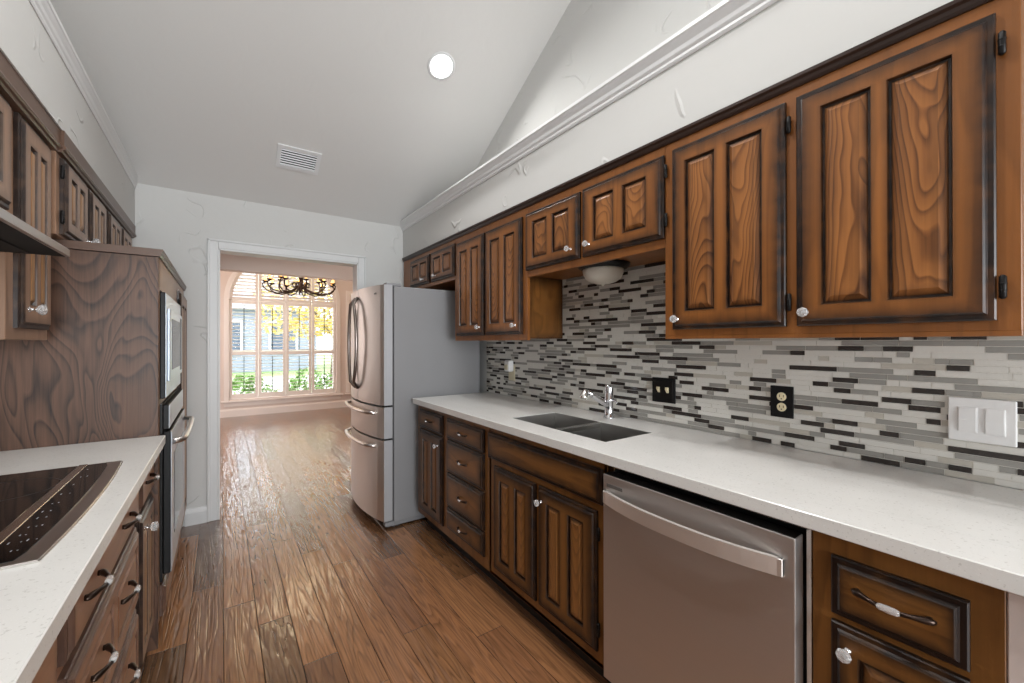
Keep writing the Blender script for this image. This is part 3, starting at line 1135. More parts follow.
for i in range(len(ax) - 1):
    for j in range(len(az) - 1):
        q_ = [(ax[i], az[j]), (ax[i + 1], az[j]), (ax[i + 1], az[j + 1]), (ax[i], az[j + 1])]
        mb.quadface([(x, 1.944, z) for x, z in q_], 0, [pg(*p) for p in q_])
mb.box(SOF_R + .020, XW - .008, 1.9445, 1.9495, ZU0 + .012, 1.708)
mb.build('side_panel', M_HONEY, t)

t = thing('wall_cabinet', (SOF_R, 1.39, 1.676), 'short two-door wall cabinet above the sink with a glass lamp under it', 'cabinet', 'wooden wall cabinets')
m_ = MB()
m_.box(SOF_R + .0195, XW - .001, .957, 1.949, 1.710, ZF, .001).box(SOF_R, SOF_R + .019, .957, 1.828, 1.676, ZF, .001)
m_.build('carcass', M_FRAME, t)
d = door(RU, t, (1.408, 1.832, 1.712, 2.026), stile=.07, rail=.058, mull=.045)
knob(RU, d, 1.462, 1.762)
d = door(RU, t, (0.955, 1.390, 1.712, 2.030), stile=.075, rail=.058, mull=.05)
knob(RU, d, 1.340, 1.762)
hinges(RU, d, .946, (1.965, 1.780))

t = thing('wall_cabinet', (SOF_R, .52, ZU0), 'large two-door wall cabinet nearest the viewer, above the white switch plate', 'cabinet', 'wooden wall cabinets')
carcass(RU, t, 0.091, 0.956, ZU0, ZF, UD, lift=.012)
d = door(RU, t, (0.538, 0.918, DBOT, DTOP), [(.600, .712, 1.426, 1.978), (.752, .862, 1.426, 1.974)], gw=.05)
knob(RU, d, .892, 1.398)
hinges(RU, d, .529, (1.962, 1.432))
d = door(RU, t, (0.126, 0.509, DBOT, DTOP), [(.190, .305, 1.418, 1.976), (.336, .446, 1.418, 1.976)], gw=.05)
knob(RU, d, .482, 1.398)
hinges(RU, d, .117, (1.962, 1.432))

# dark moulding between cabinets and soffit
mb = MB()
mb.prism([(SOF_R, 2.068), (SOF_R - .006, 2.068), (SOF_R - .010, 2.075), (SOF_R - .012, 2.084), (SOF_R - .018, 2.090), (SOF_R - .018, 2.0995), (SOF_R, 2.0995)], 'Y', .091, 3.735)
struct('trim_4', mb, M_RTRIM)

# ------------------------------------------------------------------ backsplash of mosaic strips
mb = MB()
rnd = random.Random(21)
RH = .0184


def tile_rows(y_lo, y_hi, z_lo, z_hi):
    nr = int(round((z_hi - z_lo) / RH))
    rh = (z_hi - z_lo) / nr
    prev = []
    for r in range(nr):
        z0 = z_lo + r * rh + .0011
        z1 = z_lo + (r + 1) * rh - .0011
        y = y_lo
        last = 0
        cur = []
        while y < y_hi - .004:
            ln = rnd.choice((.032, .048, .048, .072, .072, .098, .098, .148, .148))
            if y == y_lo:
                ln *= rnd.uniform(.3, 1)
            y2 = min(y + ln, y_hi)
            if y2 > y_hi - .012:
                y2 = y_hi
            k = rnd.random()
            if last == 3 and k < .8:
                k = .3 + .6 * rnd.random()
            mi = 3 if k < .34 else (2 if k < .56 else (1 if k < .64 else 0))
            if mi == 3 and sum(max(0, min(y2, e_) - max(y, s_)) for s_, e_ in prev) > .25 * (y2 - y) and rnd.random() < .9:
                mi = rnd.choice((0, 0, 2))
            if mi == 3:
                cur.append((y, y2))
            last = mi
            xo = XW - .007 - (.0012 if mi == 3 else rnd.uniform(0, .0006))
            mb.quadface([(xo, y + .0009, z0), (xo, y2 - .0009, z0), (xo, y2 - .0009, z1), (xo, y + .0009, z1)], mi)
            for (p, q_) in (((y + .0009, z0), (y2 - .0009, z0)), ((y + .0009, z1), (y2 - .0009, z1)), ((y + .0009, z0), (y + .0009, z1)), ((y2 - .0009, z0), (y2 - .0009, z1))):
                mb.quadface([(xo, *p), (xo, *q_), (XW - .0055, *q_), (XW - .0055, *p)], mi)
            y = y2
        prev = cur


tile_rows(-.45, 2.858, .915, 1.3365)
tile_rows(.957, 1.944, 1.3365, 1.709)
mb.box(XW - .0058, XW, -.45, 2.858, .915, 1.337, 0, 4).box(XW - .0058, XW, .957, 1.943, 1.337, 1.709, 0, 4)
struct('wall_backsplash', mb, [M_TILE_L, M_TILE_W, M_TILE_M, M_TILE_D, M_GROUT])

# ------------------------------------------------------------------ right base cabinets
XB = 1.152
BD = XW - .002 - XB
RB = Run(XB, -1, M_BASE, M_BASEP, M_BASE, M_DRAWER)
ZC = .876


def base_carcass(R, t, a0, a1, depth, z0=.105, hollow=False):
    m_ = MB()
    x0, x1 = sorted((R.xf, R.xf - R.s * depth))
    if hollow:
        xa, xb = sorted((R.xf, R.xf - R.s * .02))
        m_.box(xa, xb, a0, a1, z0, ZC - .001, .0015)
        m_.box(x0, x1, a0, a0 + .016, z0, ZC - .001).box(x0, x1, a1 - .016, a1, z0, ZC - .001).box(x0, x1, a0, a1, z0, z0 + .016)
    else:
        m_.box(x0, x1, a0, a1, z0, ZC - .001, .0015)
    m_.build('carcass', R.mfr, t)
    k0, k1 = sorted((R.xf - R.s * .07, R.xf - R.s * depth))
    MB().box(k0, k1, a0 + .001, a1 - .001, 0, z0).build('toe_kick', M_GLAZE, t)


t = thing('base_cabinet', (XB, 2.3, 0), 'base cabinet of five drawers and one narrow door beside the refrigerator', 'cabinet', 'wooden base cabinets')
base_carcass(RB, t, 1.842, 2.800, BD)
d = slab(RB, t, (2.385, 2.750, .722, .848), gw=.06)
pull(RB, d, 2.565, .788, .85)
d = door(RB, t, (2.385, 2.750, .150, .712), stile=.07, rail=.06, mull=.05, gw=.06, gs=.95)
knob(RB, d, 2.435, .650)
for (z0, z1) in ((.722, .846), (.522, .714), (.308, .510), (.168, .298)):
    d = slab(RB, t, (1.884, 2.318, z0, z1), gw=.06)
    pull(RB, d, 2.10, (z0 + z1) / 2, .85)

t = thing('sink_base_cabinet', (XB, 1.44, 0), 'sink base cabinet with a long false drawer front over two doors', 'cabinet', 'wooden base cabinets')
base_carcass(RB, t, 1.030, 1.841, BD, hollow=True)
slab(RB, t, (1.048, 1.838, .712, .846), name='false_front', gw=.06)
d = door(RB, t, (1.442, 1.782, .160, .682), stile=.06, rail=.06, mull=.045, gw=.055, gs=.95)
d = door(RB, t, (1.075, 1.418, .160, .682), stile=.06, rail=.06, mull=.045, gw=.055, gs=.95)
knob(RB, d, 1.388, .622)
hinges(RB, d, 1.066, (.600, .245))

t = thing('base_cabinet', (XB, .24, 0), 'narrow base cabinet right of the dishwasher, one drawer over one door', 'cabinet', 'wooden base cabinets')
base_carcass(RB, t, .095, .392, BD)
d = slab(RB, t, (.138, .352, .695, .826), gw=.03)
pull(RB, d, .245, .770)
d = door(RB, t, (.138, .352, .145, .678), stile=.05, rail=.055, panels=1, gw=.03)
knob(RB, d, .319, .630, 1.0)
mb = MB()
mb.box(XB + .002, XW - .002, -.40, .094, 0, ZC - .001, .002)
single('end_panel', mb, M_PANELW, 'pale painted panel under the counter end at the lower right edge', 'panel')

# countertop with the sink cut-out
CT0, CT1 = .877, .914
SX0, SX1, SY0, SY1 = 1.256, 1.555, 1.132, 1.782
mb = MB()
xf, xb = 1.1175, XW - .009
ya, yb = -.42, 2.823
mb.box(xf, SX0, ya, yb, CT0, CT1, .002).box(SX1, xb, ya, yb, CT0, CT1, .0)
mb.box(SX0 - .001, SX1 + .001, ya, SY0, CT0, CT1 - .0001).box(SX0 - .001, SX1 + .001, SY1, yb, CT0, CT1 - .0001)
single('countertop', mb, M_QUARTZ, 'long white speckled quartz countertop on the right with the sink cut-out', 'countertop')

# sink: two bowls under the counter
t = thing('kitchen_sink', (1.40, 1.45, .70), 'stainless steel double bowl undermount sink in the right countertop', 'sink')


def bowl(y0, y1):
    m_ = MB()
    o, i_ = (SX0 + .001, SX1 - .001, y0, y1), (SX0 + .02, SX1 - .02, y0 + .02, y1 - .02)
    top, bot = CT1 - .0025, .735

    def ring(r, z):
        return [(r[0], r[2], z), (r[1], r[2], z), (r[1], r[3], z), (r[0], r[3], z)]
    a, b_, c = ring(o, top), ring((o[0] + .004, o[1] - .004, o[2] + .004, o[3] - .004), bot + .03), ring(i_, bot)
    for p, q_ in ((a, b_), (b_, c)):
        for k in range(4):
            j = (k + 1) % 4
            m_.quadface([p[k], p[j], q_[j], q_[k]])
    m_.quadface(c)
    o_ = m_.build('bowl', M_SINK, t)
    MB().lathe([(.040, .0005), (.038, .003), (.028, .003), (.02, .001)], ((o[0] + o[1]) / 2, (y0 + y1) / 2, bot), seg=20).build('drain', M_CHROME, o_)


bowl(SY0 + .001, 1.432)
bowl(1.448, SY1 - .001)
MB().box(SX0 + .001, SX1 - .001, 1.431, 1.449, CT1 - .03, CT1 - .004, .004).build('divider', M_BRIGHT, t)

# faucet
FX, FY = 1.667, 1.48
t = thing('faucet', (FX, FY, CT1), 'chrome single-lever faucet with pull-out spray spout behind the sink', 'faucet')
MB().lathe([(.030, 0), (.030, .006), (.024, .012), (.0225, .05), (.0225, .085), (.0255, .09), (.0255, .10), (.0225, .105), (.0225, .16), (.019, .174), (.012, .178)], (FX, FY, CT1), seg=24).build('body', M_CHROME, t)
sp = MB().tube([(FX - .015, FY, CT1 + .075), (FX - .06, FY, CT1 + .096), (FX - .12, FY, CT1 + .128), (FX - .165, FY, CT1 + .152)], [.017, .0155, .015, .0145], 14).build('spout', M_CHROME, t)
MB().tube([(FX - .160, FY, CT1 + .160), (FX - .172, FY, CT1 + .150), (FX - .184, FY, CT1 + .128), (FX - .190, FY, CT1 + .112)], [.012, .0165, .020, .022], 14).build('spray_head', M_BRIGHT, sp)
MB().tube([(FX, FY - .02, CT1 + .10), (FX, FY - .045, CT1 + .094), (FX - .005, FY - .055, CT1 + .085)], [.007, .006, .005], 8).build('lever', M_CHROME, t)

# ------------------------------------------------------------------ dishwasher
t = thing('dishwasher', (1.13, .715, 0), 'brushed slate-steel dishwasher with a bowed bar handle, right of the sink cabinet', 'dishwasher')
DY0, DY1 = .404, 1.022
MB().box(1.182, 1.74, DY0 + .004, DY1 - .004, .10, .866, .002).build('tub', M_BLACK, t)
mb = MB()
mb.box(1.170, 1.183, DY0 - .004, DY0 + .006, .10, .862).box(1.170, 1.183, DY1 - .010, DY1, .10, .862).box(1.170, 1.183, DY0 + .006, DY1 - .01, .855, .862)
mb.build('tub_rim', M_BRIGHT, t)
dd = MB().box(1.120, 1.168, DY0 + .012, DY1, .115, .842, .003, seg=2).build('door', M_SLATE, t)
MB().box(1.122, 1.166, DY0 + .014, DY1 - .004, .8418, .8432).build('control_strip', M_BLACK, dd)
MB().box(1.1184, 1.1202, .935, 1.005, .800, .812, .0003).build('badge', M_GREYMARK, dd)
mb = MB()
nseg = 20
hy0, hy1 = DY0 + .035, DY1 - .008
outer, inner = [], []
for i in range(nseg + 1):
    s_ = -1 + 2 * i / nseg
    y = (hy0 + hy1) / 2 + s_ * (hy1 - hy0) / 2
    x = 1.112 - .042 * (1 - abs(s_) ** 2.4)
    outer.append((x, y))
    inner.append((min(x + .012, 1.1195), y))
mb.prism(outer + inner[::-1], 'Z', .742, .786)
mb.box(1.108, 1.121, hy0, hy0 + .014, .742, .786, .002).box(1.108, 1.121, hy1 - .014, hy1, .742, .786, .002)
mb.build('handle', M_BARH, dd)
MB().box(1.20, 1.70, DY0 + .01, DY1 - .01, 0, .112).build('toe_panel', M_BLACK, t)

# ------------------------------------------------------------------ refrigerator
FY0, FY1 = 2.858, 3.722
t = thing('refrigerator', (1.3, 3.29, 0), 'stainless french-door refrigerator with grey side, between doorway and counter', 'refrigerator')
MB().box(.995, 1.700, FY0 + .004, FY1 - .004, .045, 1.712, .004).build('body', M_FRSIDE, t)
mb = MB()
mb.box(.955, 1.69, FY0 + .02, FY1 - .02, .012, .046, .002)
mb.box(.935, 1.00, FY0 + .008, FY0 + .06, .018, .052, .006)
for x in (1.0, 1.62):
    for y in (FY0 + .05, FY1 - .09):
        mb.box(x, x + .05, y, y + .04, 0, .02)
mb.build('base_grille', M_FRSIDE, t)


M_EDGE = simple('satin_grey_edge', srgb(164, 164, 167), 0.5, 0.3)


def fdoor(name, y0, y1, z0, z1):
    ym = (FY0 + FY1) / 2
    hw_ = (FY1 - FY0) / 2
    pr = []
    n_ = 12
    for i in range(n_ + 1):
        y = y0 + (y1 - y0) * i / n_
        pr.append((.918 - .062 * (1 - ((y - ym) / hw_) ** 2), y))
    for i in range(n_ + 1):
        (x, y) = pr[i]
        e = min(i, n_ - i)
        if e == 0:
            pr[i] = (x + .006, y)
    pr += [(.984, y1), (.984, y0)]                # back corners
    m_ = MB().prism(pr, 'Z', z0, z1)
    m_.m[n_] = m_.m[n_ + 2] = 1          # the two door edges
    return m_.build(name, [M_STEELV, M_EDGE], t)


def fsurf(y):
    ym, hw_ = (FY0 + FY1) / 2, (FY1 - FY0) / 2
    return .918 - .062 * (1 - ((y - ym) / hw_) ** 2)


dr = fdoor('door', FY0, 3.287, .872, 1.718)
dl = fdoor('door', 3.293, FY1, .872, 1.718)
w1_ = fdoor('drawer', FY0, FY1, .640, .858)
w2_ = fdoor('drawer', FY0, FY1, .062, .626)
MB().box(.930, .986, FY0 + .006, FY1 - .006, .06, 1.71).build('gasket', M_BLACK, t)
for (dd_, ye, ym_) in ((dr, 3.264, 3.180), (dl, 3.316, 3.400)):
    pts_ = []
    for i in range(15):
        s_ = -1 + 2 * i / 14
        y = ye + (ym_ - ye) * (1 - s_ * s_)
        off_ = .042 if abs(s_) < .98 else .0
        pts_.append((fsurf(y) - .006 - .034 * min(1, (1 - abs(s_)) * 7), y, 1.31 + .345 * s_))
    MB().tube(pts_, .012, 10).build('handle', M_HANDLE, dd_)
for (dd_, z) in ((w1_, .815), (w2_, .582)):
    pts_ = []
    for i in range(17):
        s_ = -1 + 2 * i / 16
        y = 3.29 + .345 * s_
        pts_.append((fsurf(y) - .006 - .034 * min(1, (1 - abs(s_)) * 8), y, z - .0 * s_))
    MB().tube(pts_, .013, 10).build('handle', M_STEEL, dd_)
MB().box(fsurf(2.97) - .0012, fsurf(2.97) + .004, 2.935, 3.005, 1.655, 1.666).build('badge', M_GREYMARK, dr)
mb = MB()
mb.box(.94, 1.05, FY0 + .006, FY0 + .07, 1.7125, 1.735, .004).box(.94, 1.05, FY1 - .07, FY1 - .006, 1.7125, 1.735, .004)
mb.build('hinge_cover', M_FRSIDE, t)

# ------------------------------------------------------------------ plates on the backsplash
XT = XW - .0085


def plate(name, y0, y1, z0, z1, mat, label, cat, th=.006):
    t_ = thing(name, (XT, (y0 + y1) / 2, z0), label, cat)
    MB().box(XT - th, XT, y0, y1, z0, z1, .003, seg=2).build('plate', mat, t_)
    m_ = MB()
    m_.box(XT - th + .0005, XT - .001, y0 + .004, y1 - .004, z0 + .004, z1 - .004)
    return t_


t = plate('light_switch', 1.149, 1.277, 1.020, 1.140, M_BLACK, 'black double toggle switch plate on the tile between faucet and outlet', 'switch')
MB().box(XT - .008, XT - .0055, 1.160, 1.266, 1.032, 1.128, .002).build('raised_border', M_BLACKM, t)
for y in (1.189, 1.237):
    m_ = MB()
    m_.prism([(XT - .008, 1.068), (XT - .020, 1.086), (XT - .018, 1.096), (XT - .008, 1.094)], 'Y', y - .006, y + .006)
    m_.build('toggle', M_LEDGEM, t)
t = plate('wall_outlet', .656, .736, 1.024, 1.144, M_BLACK, 'black outlet plate with two ivory sockets on the tile', 'outlet')
for z in (1.064, 1.104):
    so_ = MB().lathe([(.0165, 0), (.0165, .002), (.0155, .0025)], (XT - .0058, .696, z), (-1, 0, 0), 20).build('socket', M_LEDGEM, t)
    MB().box(XT - .0088, XT - .0082, .688, .690, z - .002, z + .007).box(XT - .0088, XT - .0082, .701, .703, z - .002, z + .007).box(XT - .0088, XT - .0082, .694, .698, z - .010, z - .006).build('slots', M_BLACK, so_)
t = plate('rocker_switch', .124, .254, 1.027, 1.152, M_WPLASTIC, 'white double rocker switch plate at the right end of the backsplash', 'switch', .007)
for y in (.163, .215):
    f_ = MB().box(XT - .0082, XT - .0065, y - .019, y + .019, 1.053, 1.126, .0005).build('rocker_frame', M_WPLASTIC, t)
    m_ = MB()
    m_.prism([(XT - .0082, 1.057), (XT - .0095, 1.057), (XT - .0125, 1.0895), (XT - .0095, 1.122), (XT - .0082, 1.122)], 'Y', y - .0165, y + .0165)
    m_.build('rocker', M_WPLASTIC, t)
t = plate('wall_outlet', 2.455, 2.535, 1.030, 1.150, M_IVORY, 'ivory outlet plate on the tile near the refrigerator', 'outlet')
MB().lathe([(.0165, 0), (.0165, .002), (.0155, .0025)], (XT - .0058, 2.495, 1.068), (-1, 0, 0), 20).build('socket', M_IVORY, t)
t = thing('plug_in_device', (XT - .03, 2.495, 1.10), 'small white plug-in device in the ivory outlet near the refrigerator', 'plug-in')
MB().box(XT - .052, XT - .0065, 2.462, 2.530, 1.098, 1.182, .012, seg=3).build('casing', M_WPLASTIC, t)
MB().box(XT - .058, XT - .051, 2.476, 2.516, 1.112, 1.150, .003).build('grille', M_IVORY, t)

# ------------------------------------------------------------------ lamp under the sink cabinet
LX, LY = 1.585, 1.445
t = thing('flush_lamp', (LX, LY, 1.60), 'ribbed white glass bowl lamp under the cabinet over the sink', 'lamp')
MB().lathe([(.135, 0), (.132, -.010), (.118, -.022), (.108, -.026)], (LX, LY, 1.7085), seg=32).build('base_plate', M_BLACKM, t)
M_OPAL = simple('opal_glass', srgb(206, 200, 188), 0.3)
MB().lathe([(.101, 0), (.103, -.006), (.100, -.024), (.088, -.048), (.066, -.064), (.038, -.073), (.011, -.076), (.007, -.084)], (LX, LY, 1.684), seg=48, ribs=-.035).build('glass_shade', M_OPAL, t)

# ------------------------------------------------------------------ left run: wall cabinets
LN = Run(-.520, 1, M_LDOOR, M_LPANEL, M_LDOOR, M_LDRAWER)
LF = Run(-.500, 1, M_LDOOR, M_LPANEL, M_LDOOR, M_LDRAWER)
dN, dF = -.520 - XL - .001, -.500 - XL - .001
t = thing('wall_cabinet', (-.52, 1.4, 1.64), 'brown cabinet above the range hood at the left edge', 'cabinet', 'brown wall cabinets')
carcass(LN, t, .90, 1.846, 1.640, ZF, dN)
d = door(LN, t, (1.405, 1.830, 1.700, 2.012), stile=.075, rail=.06, mull=.05, gw=.035, gs=.5)
d = door(LN, t, (.94, 1.385, 1.700, 2.012), stile=.075, rail=.06, mull=.05, gw=.035, gs=.5)
t = thing('wall_cabinet', (-.52, 2.0, 1.322), 'tall narrow brown wall cabinet with a glass knob, behind the range hood', 'cabinet', 'brown wall cabinets')
carcass(LN, t, 1.848, 2.203, 1.322, ZF, dN)
d = door(LN, t, (1.900, 2.172, 1.358, 2.018), stile=.06, rail=.075, mull=.035, gw=.03, gs=.5)
knob(LN, d, 1.945, 1.418, 1.2)
labs = ['brown two-door upper cabinet with black hinges, left part above the oven cabinet', 'brown two-door upper cabinet beside the back wall, above the oven cabinet']
for i, (a0, a1, ds) in enumerate(((2.206, 2.945, ((2.246, 2.560), (2.612, 2.916))), (2.946, 3.745, ((2.985, 3.300), (3.335, 3.640))))):
    t = thing('wall_cabinet', (-.5, (a0 + a1) / 2, 1.714), labs[i], 'cabinet', 'brown wall cabinets')
    carcass(LF, t, a0, a1, 1.7135, ZF, dF)
    for j, (b0, b1) in enumerate(ds):
        d = door(LF, t, (b0, b1, 1.722, 2.008), stile=.06, rail=.055, mull=.04, gw=.03, gs=.5)
        knob(LF, d, b1 - .035 if j == 0 else b0 + .035, 1.752, 1.2)
        if i == 0 and j == 0:
            hinges(LF, d, b0 - .007, (1.955, 1.785))
# fascia board and bead over the left cabinets
mb = MB()


def fascia(x, y0, y1, xo):
    mb.prism([(x, 2.0995), (xo, 2.0995), (xo, 2.046), (xo + .004, 2.042), (xo + .006, 2.034), (xo + .002, 2.028), (xo - .004, 2.025), (xo - .008, 2.019), (x, 2.017)], 'Y', y0, y1)


fascia(-.520, .85, 2.205, -.488)
fascia(-.500, 2.205, 3.745, -.478)
struct('trim_5', mb, M_LTRIM)

# range hood
t = thing('range_hood', (-.6, 1.37, 1.58), 'slim stainless range hood under the left cabinet, black underneath', 'range hood')
mb = MB()
mb.prism([(XL + .001, 1.638), (-.55, 1.638), (-.392, 1.606), (-.386, 1.600), (-.386, 1.580), (-.394, 1.578), (-.394, 1.592), (XL + .001, 1.592)], 'Y', .93, 1.838)
mb.build('shell', M_STEEL, t)
mb = MB()
mb.box(XL + .002, -.395, .935, 1.834, 1.578, 1.5915)
mb.build('filter_panel', M_DARK, t)
mb = MB()
mb.box(XL + .01, -.46, .96, 1.81, 1.5735, 1.5785, .002)
mb.build('grease_filter', M_DARK, t)

# ------------------------------------------------------------------ oven cabinet
OX = -.222
RO = Run(OX, 1, M_LDOOR, M_LPANEL, M_LDOOR, M_LDRAWER)
t = thing('oven_cabinet', (-.54, 3.0, 0), 'tall oven cabinet with a figured walnut side panel at the counter end', 'cabinet')
OY0, OY1 = 2.322, 3.745
MB().box(XL + .001, OX - .0005, OY0, OY0 + .018, 0.0, 1.680, .001).build('side_panel', M_WALNUT, t)
mb = MB()
# frame around the two ovens, open niches behind
mb.box(OX - .020, OX, OY0 + .0185, OY0 + .040, .10, 1.680, .001)
mb.box(OX - .020, OX, 3.185, 3.215, .10, 1.680, .001)
mb.box(OX - .020, OX, 3.715, OY1, .10, 1.680, .001)
mb.box(OX - .020, OX, OY0 + .03, 3.185, 1.545, 1.680).box(OX - .020, OX, OY0 + .03, 3.185, 1.040, 1.062).box(OX - .020, OX, OY0 + .03, 3.185, .10, .262)
mb.box(OX - .020, OX, 3.215, 3.715, 1.62, 1.680).box(OX - .020, OX, 3.215, 3.715, .10, .14)
mb.box(XL + .001, OX - .021, OY1 - .018, OY1, 0, 1.680).box(XL + .001, OX - .021, OY0 + .019, OY1 - .019, 1.660, 1.680)
mb.box(XL + .001, OX - .021, OY0 + .019, OY1 - .019, .085, .10).box(XL + .001, OX - .021, 3.19, 3.208, .10, 1.66)
mb.build('face_frame', M_LDOOR, t)
mb = MB()
mb.prism([(XL + .001, 1.681), (OX + .006, 1.681), (OX + .011, 1.688), (OX + .010, 1.696), (OX + .016, 1.702), (OX + .016, 1.7125), (XL + .001, 1.7125)], 'Y', OY0 - .016, OY1)
mb.build('top_moulding', M_LTRIM, t)
MB().box(XL + .05, OX - .06, OY0 + .02, OY1 - .02, 0, .085).build('toe_kick', M_GLAZE, t)
d = door(RO, t, (3.205, 3.725, .145, 1.630), stile=.07, rail=.08, mull=.05, gw=.04, gs=.5)
hw(HINGE, 'hinge', RO, d, 3.198, 1.55, .010)
d = slab(RO, t, (2.36, 3.18, .115, .250), name='drawer', gw=.03)

t = thing('microwave', (-.4, 2.77, 1.065), 'stainless built-in microwave in the upper niche of the oven cabinet', 'microwave')
MB().box(-.70, -.236, 2.37, 3.17, 1.072, 1.530).build('casing', M_BLACK, t)
mb = MB()
mb.box(-.2215, -.204, 2.374, 3.166, 1.066, 1.536, .002).build('trim_frame', M_BLACK, t)
MB().box(-.2039, -.202, 2.377, 3.163, 1.069, 1.533, .0006).build('front_plate', M_STEELC, t)
f_ = MB().box(-.2018, -.192, 2.44, 3.12, 1.135, 1.470, .004).build('door', M_STEELC, t)
MB().box(-.1919, -.1905, 2.52, 2.94, 1.185, 1.425, .001).build('window', M_OVENGL, f_)
MB().box(-.1919, -.190, 2.98, 3.09, 1.16, 1.45, .001).build('control_panel', M_GLASSB, f_)

t = thing('wall_oven', (-.4, 2.77, .26), 'stainless wall oven below the microwave with a bar handle', 'oven')
MB().box(-.78, -.236, 2.37, 3.17, .27, 1.034).build('casing', M_BLACK, t)
MB().box(-.2215, -.212, 2.366, 3.174, .262, 1.040, .001).build('gasket_frame', M_BLACK, t)
c_ = MB().box(-.211, -.192, 2.374, 3.166, .930, 1.036, .002).build('control_panel', M_BLACK, t)
MB().box(-.1919, -.190, 2.376, 3.164, .932, 1.034, .0006).build('front_plate', M_STEELC, c_)
f_ = MB().box(-.211, -.185, 2.374, 3.166, .290, .918, .003).build('door', M_BLACK, t)
MB().box(-.1849, -.182, 2.377, 3.163, .293, .915, .001).build('front_plate', M_STEELC, f_)
MB().box(-.1819, -.1805, 2.50, 3.04, .42, .80, .001).build('window', M_OVENGL, f_)
pts_ = []
for i in range(15):
    s_ = -1 + 2 * i / 14
    pts_.append((-.180 + .034 * min(1, (1 - abs(s_)) * 7) + .006 * (1 - s_ * s_), 2.77 + .36 * s_, .865))
MB().tube(pts_, .013, 10).build('handle', M_STEEL, f_)

# ------------------------------------------------------------------ left counter, cooktop, base cabinets
mb = MB()
mb.box(XL + .001, -.198, -.40, 2.3195, CT0, CT1, .002)
single('countertop', mb, M_QUARTZ, 'white speckled quartz countertop on the left under the cooktop', 'countertop')

t = thing('cooktop', (-.52, 1.49, CT1), 'black glass cooktop with steel bezel set in the left countertop', 'cooktop')
KY0, KY1 = 1.105, 1.872
K = 14
front = []
for i in range(K + 1):
    s_ = -1 + 2 * i / K
    front.append((-.272 + .014 * (1 - s_ * s_), (KY0 + KY1) / 2 + s_ * (KY1 - KY0) / 2))
mb = MB()
mb.prism([(-.80, KY0)] + front + [(-.80, KY1)], 'Z', CT1 + .0003, CT1 + .006)
mb.build('bezel', M_STEEL, t)
MB().prism([(-.803, KY0 - .003)] + [(x + .003, y) for x, y in front] + [(-.803, KY1 + .003)], 'Z', CT1 + .0002, CT1 + .0028).build('polished_rim', M_BRIGHT, t)
MB().box(-.785, -.372, KY0 + .015, KY1 - .012, CT1 + .0062, CT1 + .008, .001).build('burner_glass', M_GLASSB, t)
fi = [(x - .030, y) for x, y in front]
fi[0] = (fi[0][0] - .004, KY0 + .018)
fi[-1] = (fi[-1][0] - .004, KY1 - .012)
gp = MB()
gp.prism([(-.350, KY0 + .018)] + fi + [(-.350, KY1 - .012)], 'Z', CT1 + .0062, CT1 + .0078)
MB().box(-.371, -.3508, KY0 + .004, KY1 - .004, CT1 + .0062, CT1 + .0088, .001).build('divider_strip', M_BRIGHT, t)
rnd = random.Random(4)
for (y, n_) in ((1.17, 3), (1.215, 4), (1.255, 2), (1.30, 3), (1.355, 2), (1.40, 2), (1.46, 2), (1.535, 2), (1.62, 1), (1.70, 2), (1.79, 1)):
    for k in range(n_):
        x = -.340 + k * .012 + rnd.uniform(0, .006)
        gp.box(x, x + .0022, y, y + rnd.choice((.003, .006, .010)), CT1 + .0076, CT1 + .00795, 0, 1)
gp.build('control_glass', [M_GLASSB, M_ICON], t)
rg = MB()
for (x, y, r) in ((-.66, 1.32, .09), (-.66, 1.66, .075), (-.47, 1.31, .075), (-.47, 1.66, .105)):
    for k in range(40):
        a, b_ = 2 * PI * k / 40, 2 * PI * (k + 1) / 40
        rg.quadface([(x + rr * math.cos(an), y + rr * math.sin(an), CT1 + .00815) for rr, an in ((r, a), (r, b_), (r - .002, b_), (r - .002, a))])
rg.build('burner_marks', simple('ring_mark', srgb(60, 60, 62), .3), t)

XLB = -.252
RL = Run(XLB, 1, M_LDRAWER, M_LDRAWER, M_LDRAWER, M_LDRAWER)
RLd = Run(XLB, 1, M_LDOOR, M_LPANEL, M_LDOOR, M_LDRAWER)
LD = XLB - XL - .002
t = thing('drawer_cabinet', (XLB, 1.5, 0), 'wide three-drawer base cabinet with paired pulls under the cooktop', 'cabinet', 'brown base cabinets')
base_carcass(RL, t, 1.085, 1.930, LD)
d = slab(RL, t, (1.120, 1.905, .705, .850), gw=.02, gs=.6)
pull(RL, d, 1.262, .785)
pull(RL, d, 1.660, .785)
for (z0, z1, zp) in ((.425, .680, .582), (.135, .400, .330)):
    d = door(RL, t, (1.120, 1.905, z0, z1), [(1.165, 1.490, z0 + .05, z1 - .05), (1.54, 1.865, z0 + .05, z1 - .05)], name='drawer', gw=.02, gs=.6)
    pull(RL, d, 1.315, zp)
    pull(RL, d, 1.640, zp)
t = thing('base_cabinet', (XLB, 2.12, 0), 'narrow base cabinet with fluted door between the cooktop drawers and the oven', 'cabinet', 'brown base cabinets')
base_carcass(RLd, t, 1.931, 2.318, LD)
d = slab(RLd, t, (1.962, 2.290, .705, .850), gw=.02, gs=.6)
pull(RLd, d, 2.10, .790)
d = door(RLd, t, (1.962, 2.290, .135, .680), stile=.06, rail=.06, mull=.05, gw=.03, gs=.6)
knob(RLd, d, 2.005, .635, 1.2)
t = thing('base_cabinet', (XLB, .7, 0), 'base cabinet at the lower left corner, nearest the viewer', 'cabinet', 'brown base cabinets')
base_carcass(RL, t, -.38, 1.084, LD)
